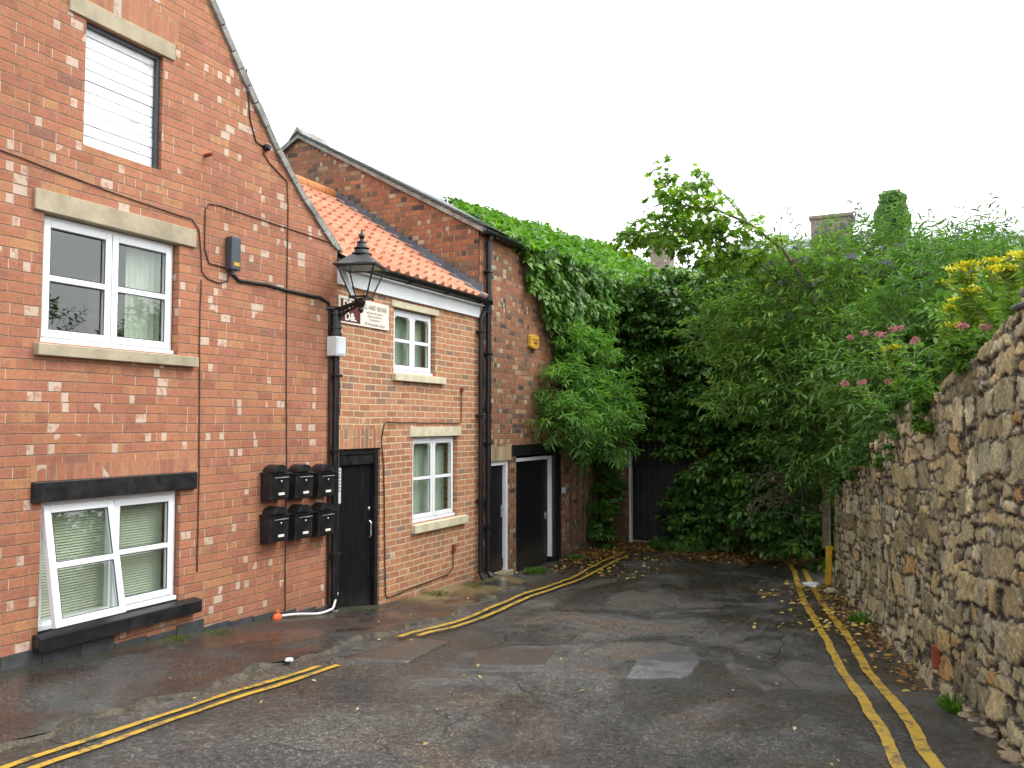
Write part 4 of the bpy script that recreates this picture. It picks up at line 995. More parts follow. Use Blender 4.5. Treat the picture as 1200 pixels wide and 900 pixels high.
wbox(b, 5.2, 5.76, .05, 1.6, -.2, 1.5)          # the end returns to the right
o = b.build('end_return', M['rubble'], SWALL); o.location = -SWALL.location
ca = o.data.color_attributes.new('stone', 'FLOAT_COLOR', 'POINT'); ca.data.foreach_set('color', np.tile([.4, 1, .5, 1], len(o.data.vertices)).astype(np.float32))
b = MB(); wbox(b, -2.4, -1.4, -.06, .35, 2.42, 2.53)
# coping slabs on the highest stretch
b = MB()
s = -6.4
while s < -2.0:
    L_ = .3 + .25 * random.random(); hh = 2.485 + .03 * random.random()
    wbox(b, s, min(s + L_ - .02, -1.95), -.03 - .03 * random.random(), .45, hh, hh + .035 + .02 * random.random()); s += L_
o = b.build('coping', M['coping'], SWALL); o.location = -SWALL.location
b = MB(); c = WP(-.28, -.075, .27)
b.box((c[0] - .04, c[1] - .03, c[2] - .09), (c[0] + .03, c[1] + .03, c[2] + .09), .012); o = b.build('iron_stub', M['rust'], SWALL); o.location = -SWALL.location

# bank of earth behind the rubble wall
def bank():
    S = np.linspace(-7, 5.6, 80); O = np.array([.25, .6, 1.2, 2.2, 4, 7, 14, 30]); V = []; F = []
    for s in S:
        hb = np.interp(s, [-9, -1.6, .06, 2.3, 3.75, 5.8], [2.42, 2.40, 2.22, 1.95, 1.70, 1.4])
        for k, o_ in enumerate(O):
            p = WP(s, o_, hb + min(o_, 8) * .10 + .06 * fbm(s, o_)); V.append(p)
    for i in range(len(S) - 1):
        for k in range(len(O) - 1): F.append((i * 8 + k, i * 8 + k + 1, i * 8 + 9 + k, i * 8 + 8 + k))
    # front skirt at the far end
    me = bpy.data.meshes.new('bank'); me.from_pydata(V, [], F); o = link('bank', me, M['earth'], None, True); tag(o, kind='structure')
    bm = bmesh.new(); bm.from_mesh(me); bmesh.ops.recalc_face_normals(bm, faces=bm.faces[:]); bm.to_mesh(me); bm.free()
bank()
#MARK_OBJECTS

# ================================================================== SMALLER THINGS ON THE WALLS
# ---- six post boxes
def postbox():
    o = (WX, 6.07, 0.); root = empty('post_box', o)
    w, h, d = .262, .33, .125
    mb = MB(); prof = [(0, 0), (d, .015), (d + .012, h * .80), (0, h * .86)]
    mb.prism([(x, z) for x, z in prof], 'y', 0, w)
    bo = mb.build('body', M['black'], root); bev(bo, .012, 3)
    mb = MB()     # rounded lid: flat eaves and a vaulted middle
    arc = [(w / 2 - .105 * math.cos(math.pi * i / 10), h * .84 + .075 * math.sin(math.pi * i / 10)) for i in range(11)]
    mb.prism([(y, z) for y, z in arc], 'x', .0, d + .018)
    mb.prism([(.0, h * .80), (d + .026, h * .79), (d + .028, h * .805), (.02, h * .85), (0, h * .85)], 'y', -.012, w + .012)
    li = mb.build('lid', M['black'], root); bev(li, .004, 2)
    mb = MB(); mb.prism([(w / 2 - .05 * math.cos(math.pi * i / 8), h * .85 + .040 * math.sin(math.pi * i / 8)) for i in range(9)], 'x', d + .018, d + .024); mb.build('emblem_arch', M['iron'], li)
    mb = MB(); mb.box((d + .010, .05, h * .675), (d + .019, w - .02, h * .700), .002); mb.build('slot', M['steel'], root)
    mb = MB(); mb.lathe([(.010, 0), (.010, .006), (.006, .009)], seg=12); bmesh.ops.transform(mb.bm, matrix=Matrix.Translation((d + .008, w * .56, h * .575)) @ Matrix.Rotation(R(90), 4, 'Y'), verts=mb.bm.verts[:]); mb.build('lock', M['steel'], root)
    mb = MB(); mb.box((d + .004, w * .42, h * .18), (d + .011, w * .72, h * .25), .001); mb.build('name_plate', M['sign_white'], root)
    return root
pb = postbox()
spots = []
for r, z in enumerate((-.745, -1.145)):
    for k, y in enumerate((6.07, 6.425, 6.775)): spots.append((y, z - .012 * k, r, k))
#words = [['left', 'middle', 'right'], ['top', 'bottom']]
for i, (y, z, r, k) in enumerate(spots):
    o = pb if i == 0 else copy_tree(pb)
    o.location = (WX, y, z)
    tag(o, 'black metal post box on red brick, %s in the %s row' % (('leftmost', 'middle one', 'rightmost')[k], ('upper', 'lower')[r]), 'post box', 'post boxes on the red brick wall')
# ---- lamp: pipe up the wall, bracket, four-sided lantern
LY = 7.125
pipe = empty('lamp_conduit', (WX + .05, LY, -2.03), 'tall black pipe running up the wall corner below the lantern', 'pipe')
def local(o, root): o.location = -root.location; return o
mb = MB(); mb.tube([(WX + .05, LY + .02, -2.03), (WX + .05, LY + .01, .78)], .036, 12)
for z in (-1.4, -.3, .5): mb.box((WX, LY - .05, z), (WX + .095, LY + .07, z + .03), .004)
local(mb.build('pipe', M['plastic'], pipe), pipe)
mb = MB(); mb.tube([(WX + .02, LY - .05, -1.9), (WX + .02, LY - .055, .8)], .012, 8); local(mb.build('thin_pipe', M['plastic'], pipe), pipe)
mb = MB(); mb.lathe([(.05, -2.12), (.05, -2.0), (.04, -1.97)], WX + .05, LY + .02, 12); local(mb.build('foot', M['verge'], pipe), pipe)
LP = empty('wall_lantern', (WX, LY, 1.1), 'black four-sided street lantern with finial on an iron wall bracket', 'street lamp')
LX = WX + .38
mb = MB()
mb.tube([(WX + .05, LY, .92), (WX + .05, LY, 1.22)], [.055, .05], 14)
for z in (.95, 1.02, 1.17): mb.tube([(WX + .05, LY, z), (WX + .05, LY, z + .025)], .066, 14)
mb.tube([(WX - .01, LY, 1.235), (WX + .0, LY, 1.235), (WX + .12, LY, 1.235), (LX, LY, 1.30)], [.03, .03, .026, .02], 10)
mb.tube([(WX + .06, LY, 1.04), (WX + .10, LY, 1.14), (WX + .2, LY, 1.20), (LX - .02, LY, 1.26)], [.018, .018, .015, .014], 8)
for x in (.14, .19, .24, .29): mb.tube([(WX + x, LY, 1.17 + (x - .14) * .3), (WX + x + .02, LY, 1.27)], .009, 6)
mb.tube([(WX - .05 + .03, LY - .09, 1.235), (WX + .05, LY - .02, 1.235)], .028, 8)
mb.lathe([(.012, -.13), (.03, -.10), (.022, -.07), (.045, -.03), (.05, .0), (.03, .02), (.03, .03)], LX, LY, 14, 1.30)
local(mb.build('bracket', M['iron'], LP), LP)
B, T = .085, .20; zb, zt = 1.335, 1.655; RT = R(18)
def lp(x, y, z): # the lantern is turned a little on its post
    return (LX + x * math.cos(RT) - y * math.sin(RT), LY + x * math.sin(RT) + y * math.cos(RT), z)
Q = [(-1, -1), (1, -1), (1, 1), (-1, 1)]
mb = MB()
for i in range(4):
    a, c = Q[i], Q[(i + 1) % 4]
    mb.tube([lp(a[0] * B, a[1] * B, zb), lp(a[0] * T, a[1] * T, zt)], .0085, 6)
    mb.tube([lp(a[0] * (B + .012), a[1] * (B + .012), zb), lp(c[0] * (B + .012), c[1] * (B + .012), zb)], .011, 6)
    mb.tube([lp(a[0] * T, a[1] * T, zt), lp(c[0] * T, c[1] * T, zt)], .014, 6)
    mb.tube([lp(a[0] * B * 1.1, a[1] * B * 1.1, zb), (LX, LY, zb - .02)], .008, 6)
    mb.tube([lp(a[0] * (B + .01), a[1] * (B + .01), zb - .022), lp(a[0] * (B + .01), a[1] * (B + .01), zb + .012)], .013, 6)
fr = local(mb.build('lantern_frame', M['iron'], LP), LP)
mb = MB(); m4 = RT + math.pi / 4; s2 = math.sqrt(2)
mb.lathe([((T + .035) * s2, 0), ((T + .035) * s2, .018), ((T + .0) * s2, .035), (.095 * s2, .13), (.075 * s2, .135)], LX, LY, 4, zt - .005, m4)
mb.lathe([(.085, .13), (.105, .135), (.105, .15), (.085, .16), (.07, .195), (.085, .20), (.085, .21), (.06, .22), (.045, .26), (.055, .266), (.05, .278), (.022, .29), (.018, .305), (.03, .32), (.034, .34), (.026, .36), (.012, .37), (.01, .39), (.002, .415)], LX, LY, 16, zt)
hd = local(mb.build('hood', M['iron'], LP), LP); hd.modifiers.new('b', 'BEVEL').width = .003
mb = MB()
for i in range(4):
    a, c = Q[i], Q[(i + 1) % 4]
    if i == 3: continue
    mb.bm.faces.new([mb.bm.verts.new(lp(*p)) for p in ((a[0] * B, a[1] * B, zb + .01), (c[0] * B, c[1] * B, zb + .01), (c[0] * T, c[1] * T, zt - .01), (a[0] * T, a[1] * T, zt - .01))])
local(mb.build('glazing', M['lamp_glass'], LP), LP)
mb = MB(); mb.bm.faces.new([mb.bm.verts.new(lp(*p)) for p in ((-B, B, zb + .01), (-B, -B, zb + .01), (-T * .93, -T * .93, zt - .04), (-T * .97, T * .2, zt - .02))]); local(mb.build('reflector', M['greybox'], LP), LP)
mb = MB(); mb.box((WX + .006, LY - .10, .72), (WX + .14, LY + .065, .93), .010)
mb.box((WX + .14, LY - .085, .74), (WX + .146, LY + .05, .915), .004)
tag(mb.build('junction_box', M['greybox']), 'pale grey plastic junction box under the lantern bracket', 'junction box')
# ---- dark utility box with its cables
ub = empty('utility_box', (WX, 5.63, 1.5), 'slim dark grey cable box with a yellow label on the red brick wall', 'cable box')
mb = MB(); mb.box((WX + .004, 5.575, 1.40), (WX + .085, 5.69, 1.71), .012); mb.tube([(WX + .05, 5.63, 1.40), (WX + .05, 5.63, 1.36)], .02, 8); local(mb.build('case', M['darkbox'], ub), ub)
mb = MB(); mb.box((WX + .0855, 5.60, 1.44), (WX + .088, 5.67, 1.475)); local(mb.build('label_sticker', M['yellowbox'], ub), ub)
def cable(pts, r, m, label, cat='cable', x=WX, name='cable', off=.008, jit=.006):
    P = []
    for i in range(len(pts) - 1):
        (y0, z0), (y1, z1) = pts[i], pts[i + 1]; n = max(1, int(math.hypot(y1 - y0, z1 - z0) / .12))
        for j in range(n): t = j / n; P.append((x + off, y0 + (y1 - y0) * t + jit * fbm(i * 3.1 + t * 2, y0) * (0 < j), z0 + (z1 - z0) * t + jit * fbm(i * 2.1 + t * 2, 7)))
    P.append((x + off, *pts[-1]))
    mb = MB(); mb.tube(P, r, 6); o = mb.build(name, m, None, True); tag(o, label, cat); return o
cable([(5.66, 1.38), (5.74, 1.33), (6.1, 1.345), (6.5, 1.33), (6.9, 1.33), (7.05, 1.29), (7.07, 1.20), (7.07, .95)], .019, M['cable'], 'thick bundled black cable sagging from the cable box to the lantern bracket')
cable([(6.07, 2.72), (6.04, 2.62), (6.12, 2.55), (6.27, 2.48), (6.38, 2.43), (6.40, 2.2), (6.40, 1.0), (6.42, 0.), (6.43, -.6), (6.43, -1.6), (6.44, -1.80), (6.42, -1.86)], .006, M['cable_brown'], 'thin cable dropping from the verge down behind the post boxes')
cable([(5.80, 3.36), (5.83, 3.1), (5.86, 2.88), (5.94, 2.70), (6.06, 2.68)], .006, M['cable'], 'short black cable looping from the verge to a small black clip')
cable([(3.0, 1.93), (3.8, 1.86), (4.6, 1.80), (5.18, 1.78), (5.26, 1.70), (5.29, 1.5), (5.30, 1.35), (5.36, 1.29), (5.5, 1.27), (5.60, 1.30), (5.62, 1.37)], .005, M['cable'], 'cable crossing above the upper window and looping up into the cable box')
cable([(5.58, 1.42), (5.38, 1.43), (5.33, 1.55), (5.33, 1.9), (5.37, 1.96), (5.5, 1.975), (6.2, 1.965), (7.0, 1.95), (7.18, 1.94)], .006, M['cable_brown'], 'thin brown cable running level from above the cable box to the wall corner')
cable([(5.30, 1.27), (5.29, .9), (5.30, .3), (5.31, -.3), (5.31, -1.28)], .0055, M['cable_brown'], 'long brown cable hanging straight down beside both white windows')
cable([(8.04, -.2), (8.10, .0), (8.14, .02), (8.6, .015), (9.3, .01), (9.85, .005), (9.93, .02), (9.94, .46)], .007, M['cable_brown'], 'brown cable arching over the lower window of the cottage')
cable([(8.04, -.2), (8.10, -.5), (8.12, -1.2), (8.15, -2.0), (8.2, -2.05), (8.6, -2.02), (9.6, -1.99), (9.72, -1.93), (9.73, -1.70)], .008, M['cable_brown'], 'brown cable running along the foot of the cottage wall')
mb = MB(); mb.box((WX, 9.70, -1.72), (WX + .04, 9.76, -1.62), .004); tag(mb.build('socket_box', M['rust']), 'small rusty box low on the cottage wall', 'box')
mb = MB(); mb.box((WX, 9.915, .44), (WX + .03, 9.965, .50), .004); tag(mb.build('socket_box', M['rust']), 'small brown box on the cottage wall between the two windows', 'box')
cable([(7.21, 1.0), (7.24, .6), (7.27, .2), (7.22, -.1), (7.24, -.25)], .005, M['cable'], 'thin black wire hanging under the sign beside the cottage door')
mb = MB(); mb.lathe([(.035, 0), (.035, .04), (.02, .06)], seg=12); bmesh.ops.transform(mb.bm, matrix=Matrix.Translation((WX, 6.07, 2.68)) @ Matrix.Rotation(R(90), 4, 'Y'), verts=mb.bm.verts[:]); tag(mb.build('cable_clip', M['plastic'], None, True, 30), 'small round black clip high on the gable near the verge', 'clip')
# ---- white hose and orange cap on the pavement
P = []
for t in np.linspace(0, 1, 26):
    y = 6.33 + .86 * t; P.append((WX + .05 + .10 * math.sin(t * 3.1), y, float(pz(np.array(-5.6), y)) + .022 + (.16 * max(0, t - .86) / .14) + .008 * math.sin(t * 9)))
mb = MB(); mb.tube(P, .0125, 8); tag(mb.build('hose', M['cable_white'], None, True), 'white hose lying along the foot of the red brick wall', 'hose')
mb = MB(); bmesh.ops.create_icosphere(mb.bm, subdivisions=3, radius=.055, matrix=Matrix.Translation((WX + .05, 6.27, -1.875)) @ Matrix.Diagonal((.7, 1, .9, 1)))
for v in mb.bm.verts: v.co += Vector((0, 0, 1)) * .008 * fbm(v.co.x * 40, v.co.y * 40, v.co.z * 40)
mb.tube([(WX + .05, 6.27, -1.83), (WX + .06, 6.27, -1.80)], .012, 8)
tag(mb.build('orange_cap', M['orange'], None, True), 'crumpled orange cap at the end of the white hose', 'cap')
# ---- intercom
ic = empty('intercom', (WX, 7.22, -.65), 'slim silver door intercom between the pipe and the black street door', 'intercom')
mb = MB(); mb.box((WX, 7.19, -.87), (WX + .035, 7.262, -.47), .006); local(mb.build('case', M['darkbox'], ic), ic)
mb = MB(); mb.box((WX + .0345, 7.197, -.86), (WX + .040, 7.255, -.48), .003); fp = local(mb.build('face_plate', M['greybox'], ic), ic)
for i in range(7):
    mb = MB(); mb.box((WX + .0395, 7.212, -.515 - i * .036), (WX + .044, 7.240, -.497 - i * .036), .002); mb.build('button', M['steel'], fp)
# ---- sign on the cottage
sg = empty('estate_sign', (WX, 7.7, 1.27), 'cream name board with a maroon panel of white letters, behind the lantern', 'sign')
mb = MB(); mb.box((WX + .0, 7.215, 1.105), (WX + .018, 8.165, 1.405), .003); local(mb.build('board', M['sign_white'], sg), sg)
mb = MB(); mb.box((WX + .0175, 7.245, 1.125), (WX + .0205, 7.60, 1.375)); local(mb.build('maroon_panel', M['sign_maroon'], sg), sg)
RM = Matrix.Rotation(R(90), 4, 'Z') @ Matrix.Rotation(R(90), 4, 'X')
def sgt(body, y, z, size, m, sx=1., bold=0.):
    o = text_mesh('lettering', body, size, m, sg, Matrix.Translation((WX + .0225, y, z)) @ RM, sx, .001, bold); local(o, sg)
sgt('DR', 7.37, 1.315, .12, M['sign_white'], 1.1, .004); sgt('D&.', 7.42, 1.18, .12, M['sign_white'], 1.1, .004)
sgt('ILL AND BEARS', 7.88, 1.335, .072, M['sign_text'], .95, .001)
sgt('solicitors & advisers', 7.88, 1.275, .040, M['sign_text']); sgt('offices on this floor', 7.88, 1.235, .036, M['sign_text']); sgt('by appointment', 7.88, 1.198, .036, M['sign_text'])
sgt('10 Newcastle Street', 7.88, 1.145, .052, M['sign_text'], .95)
# ---- alarm box, number plate
al = empty('alarm_box', (WX, 12.27, 1.34), 'yellow alarm box high on the dark brick wall beside the ivy', 'alarm')
mb = MB(); mb.prism([(12.10, 1.25), (12.17, 1.22), (12.35, 1.22), (12.41, 1.25), (12.41, 1.42), (12.37, 1.45), (12.15, 1.45), (12.10, 1.42)], 'x', WX, WX + .07); o = local(mb.build('case', M['yellowbox'], al), al); bev(o, .012)
mb = MB(); mb.box((WX + .071, 12.2, 1.30), (WX + .075, 12.34, 1.33)); mb.box((WX + .071, 12.17, 1.36), (WX + .075, 12.37, 1.375)); local(mb.build('grille', M['rust'], al), al)
mb = MB(); mb.box((WX, 13.52, -1.22), (WX + .02, 13.66, -1.12), .004); tag(mb.build('number_plate', M['greybox']), 'small white plate on the brick beside the wide black door', 'plate')
# ---- yellow post, litter
px_, py_ = -1.22, 12.92; zz = gzf(px_, py_)
yp = MB(); yp.box((-.043, -.043, -.1), (.043, .043, .56), .012, Matrix.Translation((px_, py_, zz)) @ Matrix.Rotation(R(2), 4, 'Y') @ Matrix.Rotation(R(12), 4, 'Z'))
yp.box((-.047, -.047, .52), (.047, .047, .57), .012, Matrix.Translation((px_ + .018, py_, zz)) @ Matrix.Rotation(R(2), 4, 'Y') @ Matrix.Rotation(R(12), 4, 'Z'))
tag(yp.build('yellow_post', M['yellowpost']), 'short yellow painted post at the far end of the rubble wall', 'post')
def crumple(name, c, r, m, label, cat, fl=.5, seed=0):
    mb = MB(); bmesh.ops.create_icosphere(mb.bm, subdivisions=3, radius=1.)
    for v in mb.bm.verts:
        k = 1 + .45 * fbm(v.co.x * 1.7 + seed, v.co.y * 1.7, v.co.z * 1.7); v.co = Vector((v.co.x * r * k * 1.3, v.co.y * r * k, v.co.z * r * k * fl)) + Vector(c)
    o = mb.build(name, m, None, False); tag(o, label, cat); return o
crumple('plastic_bag', (-1.42, 12.75, gzf(-1.42, 12.75) + .03), .085, M['litter_white'], 'crumpled white plastic bag on the ground beside the yellow post', 'bag')
crumple('paper_scrap', (-4.28, 4.93, gzf(-4.28, 4.93) + .04), .028, M['litter_white'], 'scrap of white paper lying near the kerb by the yellow lines', 'litter', .4, 3)
crumple('fallen_stone', (-1.12, 12.3, gzf(-1.1, 12.3) + .03), .075, M['stone_trim'], 'pale loose stone on the ground in front of the yellow post', 'stone', .6, 8)
k = 0
base_st = []
for s_, r_ in ((-.9, .045), (-1.15, .055), (-1.55, .05), (-1.8, .04), (-.55, .035), (-2.05, .06)):
    c = WP(s_, -.06 - .02 * (k % 3), .02); o = crumple('fallen_stone', c, r_, M['stone_dark'], ['pale stone at the wall foot beside the rusty iron stub', 'grey stone at the wall foot, second nearest the rusty stub', 'rough stone in the middle of the row at the wall foot', 'small pale stone, next to last in the row towards the viewer', 'smallest grey stone, nearest below the rusty iron stub', 'largest pale stone, closest to the viewer at the wall foot'][k], 'stone', .55, 20 + k); o['group'] = 'loose stones at the foot of the rubble wall'; k += 1

# ================================================================== PLANTS
def plant(name, loc, label, cat='plant', group=None): return empty(name, loc, label, cat, group)
# ================================================================== HOUSES BEYOND
def far_house(label, x0, x1, y0, y1, eave, ridge, chims, m_wall):
    root = empty('distant_house', ((x0 + x1) / 2, (y0 + y1) / 2, -2.4), label, 'house', 'houses beyond the lane')
    ym = (y0 + y1) / 2
    mb = MB(); mb.box((x0, y0, -2.6), (x1, y1, eave)); mb.prism([(y0, eave), (ym, ridge), (y1, eave)], 'x', x0, x0 + .3); mb.prism([(y0, eave), (ym, ridge), (y1, eave)], 'x', x1 - .3, x1)
    local(mb.build('wall', m_wall, root), root)
    mb = MB(); sl_ = [(y0 - .2, eave - .08), (ym, ridge + .05), (y1 + .2, eave - .08)]
    mb.prism(sl_ + [(a, c + .1) for a, c in sl_[::-1]], 'x', x0 - .1, x1 + .1); local(mb.build('roof', M['far_roof'], root), root)
    for (cx, cy, w, d, zb_, zt_, pots) in chims:
        mb = MB(); mb.box((cx - w / 2, cy - d / 2, zb_), (cx + w / 2, cy + d / 2, zt_ - .12)); mb.box((cx - w / 2 - .06, cy - d / 2 - .06, zt_ - .118), (cx + w / 2 + .06, cy + d / 2 + .06, zt_), .02)
        c = local(mb.build('chimney', M['chimney'], root), root)
        for q in range(pots):
            mb = MB(); mb.lathe([(.13, 0), (.12, .1), (.10, .4), (.13, .42), (.13, .48), (.09, .48)], cx + (q - (pots - 1) / 2) * .4, cy, 12, zt_); mb.build('pot', M['ridge_tile'], c)
M['far_roof'] = plain('pale_grey_green_roof', (.30, .34, .32), .6, .2, 2, dirt=(.16, .20, .10), dirtamt=.5)
far_house('distant house with one small brick chimney rising over the ivy', -12, -6.6, 27, 33, 4.4, 5.6, [(-8.45, 30, .72, .7, 4.5, 6.75, 0)], M['chimney'])
far_house('distant pale-roofed house with a broad square stone chimney', -6.5, -.2, 27, 33, 4.8, 6.25, [(-2.45, 29.4, 1.25, .9, 4.8, 6.92, 0)], M['chimney'])
far_house('distant house with a tall narrow ivy-clad chimney and long low roof', -.1, 14, 27, 34, 4.6, 6.0, [(-.6, 29.0, .74, .7, 4.5, 6.95, 0), (-.6, 29.02, .40, .5, 6.952, 7.45, 0)], M['chimney'])


def LM(root, nm, pts, L, W, tpl, m, Lv=.3):
    P, D, N = pts[:3]; n = len(P); l = L * (1 - Lv + 2 * Lv * rng.random(n))
    return leaf_mesh(nm, P - np.array(root.location), D, N, l, l * (W / L), tpl, m, root)
def STEMS(root, nm, lines, r0, r1, m): return local(stems_obj(nm, lines, r0, r1, m, root), root)
civ = plant('ivy', (-.6, 28.7, 4.6), 'ivy clothing the tall narrow chimney against the sky', 'ivy')
n = 1500; zc = 5.0 + 2.35 * rng.random(n); a = rng.random(n); sx_ = np.where(zc < 6.8, .40, .26)
xf = -.6 + (rng.random(n) * 2 - 1) * sx_; side_ = rng.random(n) < .35
Pc = np.stack([np.where(side_, -.6 + sx_ * np.sign(rng.random(n) - .5), xf), np.where(side_, 28.7 + .6 * rng.random(n), 28.62), zc], 1) + rv(n) * .07
LM(civ, 'leaves', (Pc, unit(rv(n) * .6 + np.array([0, -.2, -.7])), unit(np.array([0, -1., .4]) + rv(n) * .4)), .17, .15, T_IVY, M['bramble'])
STEMS(civ, 'stems', [[(-.6, 28.6, 4.6), (-.58, 28.62, 5.8), (-.62, 28.63, 6.9)]], .03, .01, M['bark'])
# ---- ivy over the roof and wall of the old range
iv = plant('ivy', (-5.6, 15.9, -2.4), 'bright green ivy spread over the roof and wall top of the dark brick building', 'ivy')
n = 26000
ys = 11.05 + (rng.random(n) ** .9) * (E3 - 11.0 + .3); tt = rng.random(n) * 1.08 - .04
thk = np.interp(ys, [11, 12, 14, 16, 18, 24], [.04, .08, .12, .16, .36, .95]) * (.55 + .45 * rng.random(n))
lump = np.array([fbm(y * .9, t * 4, 1) for y, t in zip(ys, tt)]) * .22
edge = .20 + (.9 - .20) * np.clip((ys - 11.0) / 2.6, 0, 1)           # near the bare verge the ivy keeps to the upper roof first
keep = ys > 10.95 + 4.2 * np.clip(tt, 0, 1) + .5 * lump * 10 * .3
ys, tt, thk, lump = ys[keep], tt[keep], thk[keep], lump[keep]; n = len(ys)
X = WX + .12 + (AX - WX - .12) * tt; Z = FZ + .05 + (AZ - FZ) * tt; sl = math.atan2(AZ - FZ, WX - AX)
Nn = np.array([math.sin(sl), 0, math.cos(sl)])
P1 = np.stack([X, ys, Z], 1) + Nn * (thk + lump)[:, None]
D1 = unit(rv(n) * .8 + np.array([.5, -.25, -.15])); N1 = unit(Nn + rv(n) * .45)
# hanging down the wall: the boundary curves down from the gutter to the bush
n = 15000
ys = 11.6 + rng.random(n) * 5.0; z = 2.95 - rng.random(n) * 4.0
zl = np.interp(ys, [11.6, 12.0, 12.4, 12.8, 13.1, 13.5, 14.2, 17], [2.70, 2.35, 1.9, 1.6, 1.0, .3, -.2, -.4]) + np.array([fbm(y * 3.2, 3) for y in ys]) * .28
keep = z > zl; ys, z = ys[keep], z[keep]; n = len(ys)
clump_ = np.array([fbm(y * 2.2, q * 2.2, 5) for y, q in zip(ys, z)])
th = np.clip(np.interp(ys, [11.6, 13, 15], [.10, .24, .42]) * (1 + 1.2 * clump_), .04, .9) * (.5 + .5 * rng.random(n))
P2 = np.stack([WX + th, ys, z], 1); D2 = unit(rv(n) * .6 + np.array([.35, -.15, -.8])); N2 = unit(np.array([1., -.1, .55]) + rv(n) * .4)
LM(iv, 'leaves', (np.concatenate([P1, P2]), np.concatenate([D1, D2]), np.concatenate([N1, N2])), .095, .085, T_IVY, M['ivy_bright'], .5)
lines = [[(WX + .03, 13.9 + i * .33 + .1 * fbm(i, k), -2.2 + k * .45) for k in range(11)] for i in range(7)]
STEMS(iv, 'stems', lines, .022, .008, M['bark'])
# ---- dark ivy mass over the back wall and corner
iv2 = plant('ivy', (-3.2, 16.2, -2.42), 'dark glossy ivy mass burying the back wall to the right of the gate', 'ivy')
blobs = [(-5.1, 16.1, 1.9, .9, .6, .9), (-5.2, 15.8, .9, .7, .55, .6), (-4.2, 16.0, 2.2, 1.0, .8, .75), (-4.3, 15.7, 1.1, .9, .7, .8), (-4.55, 15.9, .35, .55, .45, .35), (-5.0, 16.05, .32, .5, .38, .30), (-4.2, 15.9, .12, .38, .42, .28), (-4.5, 15.95, 2.5, .55, .42, .4), (-4.3, 15.95, 1.7, .5, .42, .4), (-3.8, 15.9, .5, .5, .45, .45), (-4.35, 15.95, -.35, .35, .4, .4), (-3.3, 15.9, 1.9, .9, .9, .85), (-3.4, 15.7, .5, .8, .8, .9), (-3.5, 15.9, -.7, .75, .7, .8),
         (-2.9, 15.8, -1.7, 1.2, .75, .6), (-3.75, 15.9, -1.75, .65, .55, .6), (-2.4, 15.9, .9, .9, .9, 1.2), (-1.9, 16.0, -.4, .8, .8, 1.0), (-1.6, 16.0, 2.0, 1.2, .8, .9), (-1.3, 16.1, -1.6, .9, .7, .7), (-1.45, 14.4, -1.5, .55, .5, .8), (-1.2, 14.1, -.5, .5, .5, .7), (-2.3, 15.0, -1.7, .6, .5, .55), (-3.0, 15.3, -.9, .7, .5, .8)]
LM(iv2, 'leaves', clumps(blobs, 64000, .26, .7, .72, .7), .105, .070, T_LANCE, M['ivy_dark'])
lines = [[(-5.0 + i * .42 + .15 * fbm(i, k * .5), 16.2 - .2 * abs(fbm(k * .4, i)), -2.42 + k * .42) for k in range(11)] for i in range(9) if not (0 <= i < 2)]
STEMS(iv2, 'stems', lines, .03, .012, M['bark'])
# ---- lighter ivy climbing the brick beside the wide door
iv3 = plant('ivy', (-5.5, 15.2, -2.4), 'narrow dark green ivy climbing the brick corner left of the gate', 'ivy')
blobs = [(-5.48, 15.1, -1.75, .22, .40, .45), (-5.48, 15.3, -1.1, .25, .50, .45), (-5.5, 15.2, -.5, .25, .6, .4), (-5.45, 15.0, -2.1, .2, .3, .22)]
LM(iv3, 'leaves', clumps(blobs, 3800, .14, .8, .5, .6), .10, .085, T_IVY, M['laurel'])
STEMS(iv3, 'stems', [[(-5.6, 15.0 + i * .2 + .05 * fbm(i, k), -2.42 + k * .35) for k in range(8)] for i in range(3)], .018, .006, M['bark'])
# ---- pale willow-leaved bush high on the wall beside the doors
wb = plant('willow_leaved_bush', (-5.5, 13.6, -.2), 'pale green narrow-leaved bush hanging from the brick wall over the wide black door', 'bush')
blobs = [(-5.25, 12.95, .55, .38, .55, .36), (-5.1, 13.2, .05, .48, .75, .34), (-5.15, 12.45, .05, .30, .42, .26), (-4.95, 13.9, .35, .45, .5, .5), (-5.2, 13.5, 1.15, .38, .5, .42), (-4.95, 13.8, -.35, .4, .5, .28)]
P, D, N, lines = blob_shoots(blobs, 620, (.22, .45), .7, .045, .25, .45, 1.3, (.3, -1, .3))
LM(wb, 'leaves', (P, D, N), .15, .036, T_LANCE, M['willow']); STEMS(wb, 'stems', lines, .007, .003, M['greenstem'])
mb = MB(); mb.tube([(WX - .02, 13.8, -.6), (WX + .15, 13.7, -.2), (-5.25, 13.4, .3), (-5.2, 13.4, 1.0)], [.03, .028, .02, .008], 8)
for q in ((-5.2, 12.6, .05), (-5.0, 13.9, .4), (-4.95, 13.9, -.3), (-5.15, 12.9, .6)): mb.tube([(WX + .15, 13.7, -.2), ((WX + .15 + q[0]) / 2, (13.7 + q[1]) / 2, (-.2 + q[2]) / 2 + .1), q], [.02, .014, .006], 6)
local(mb.build('trunk', M['twig'], wb), wb)
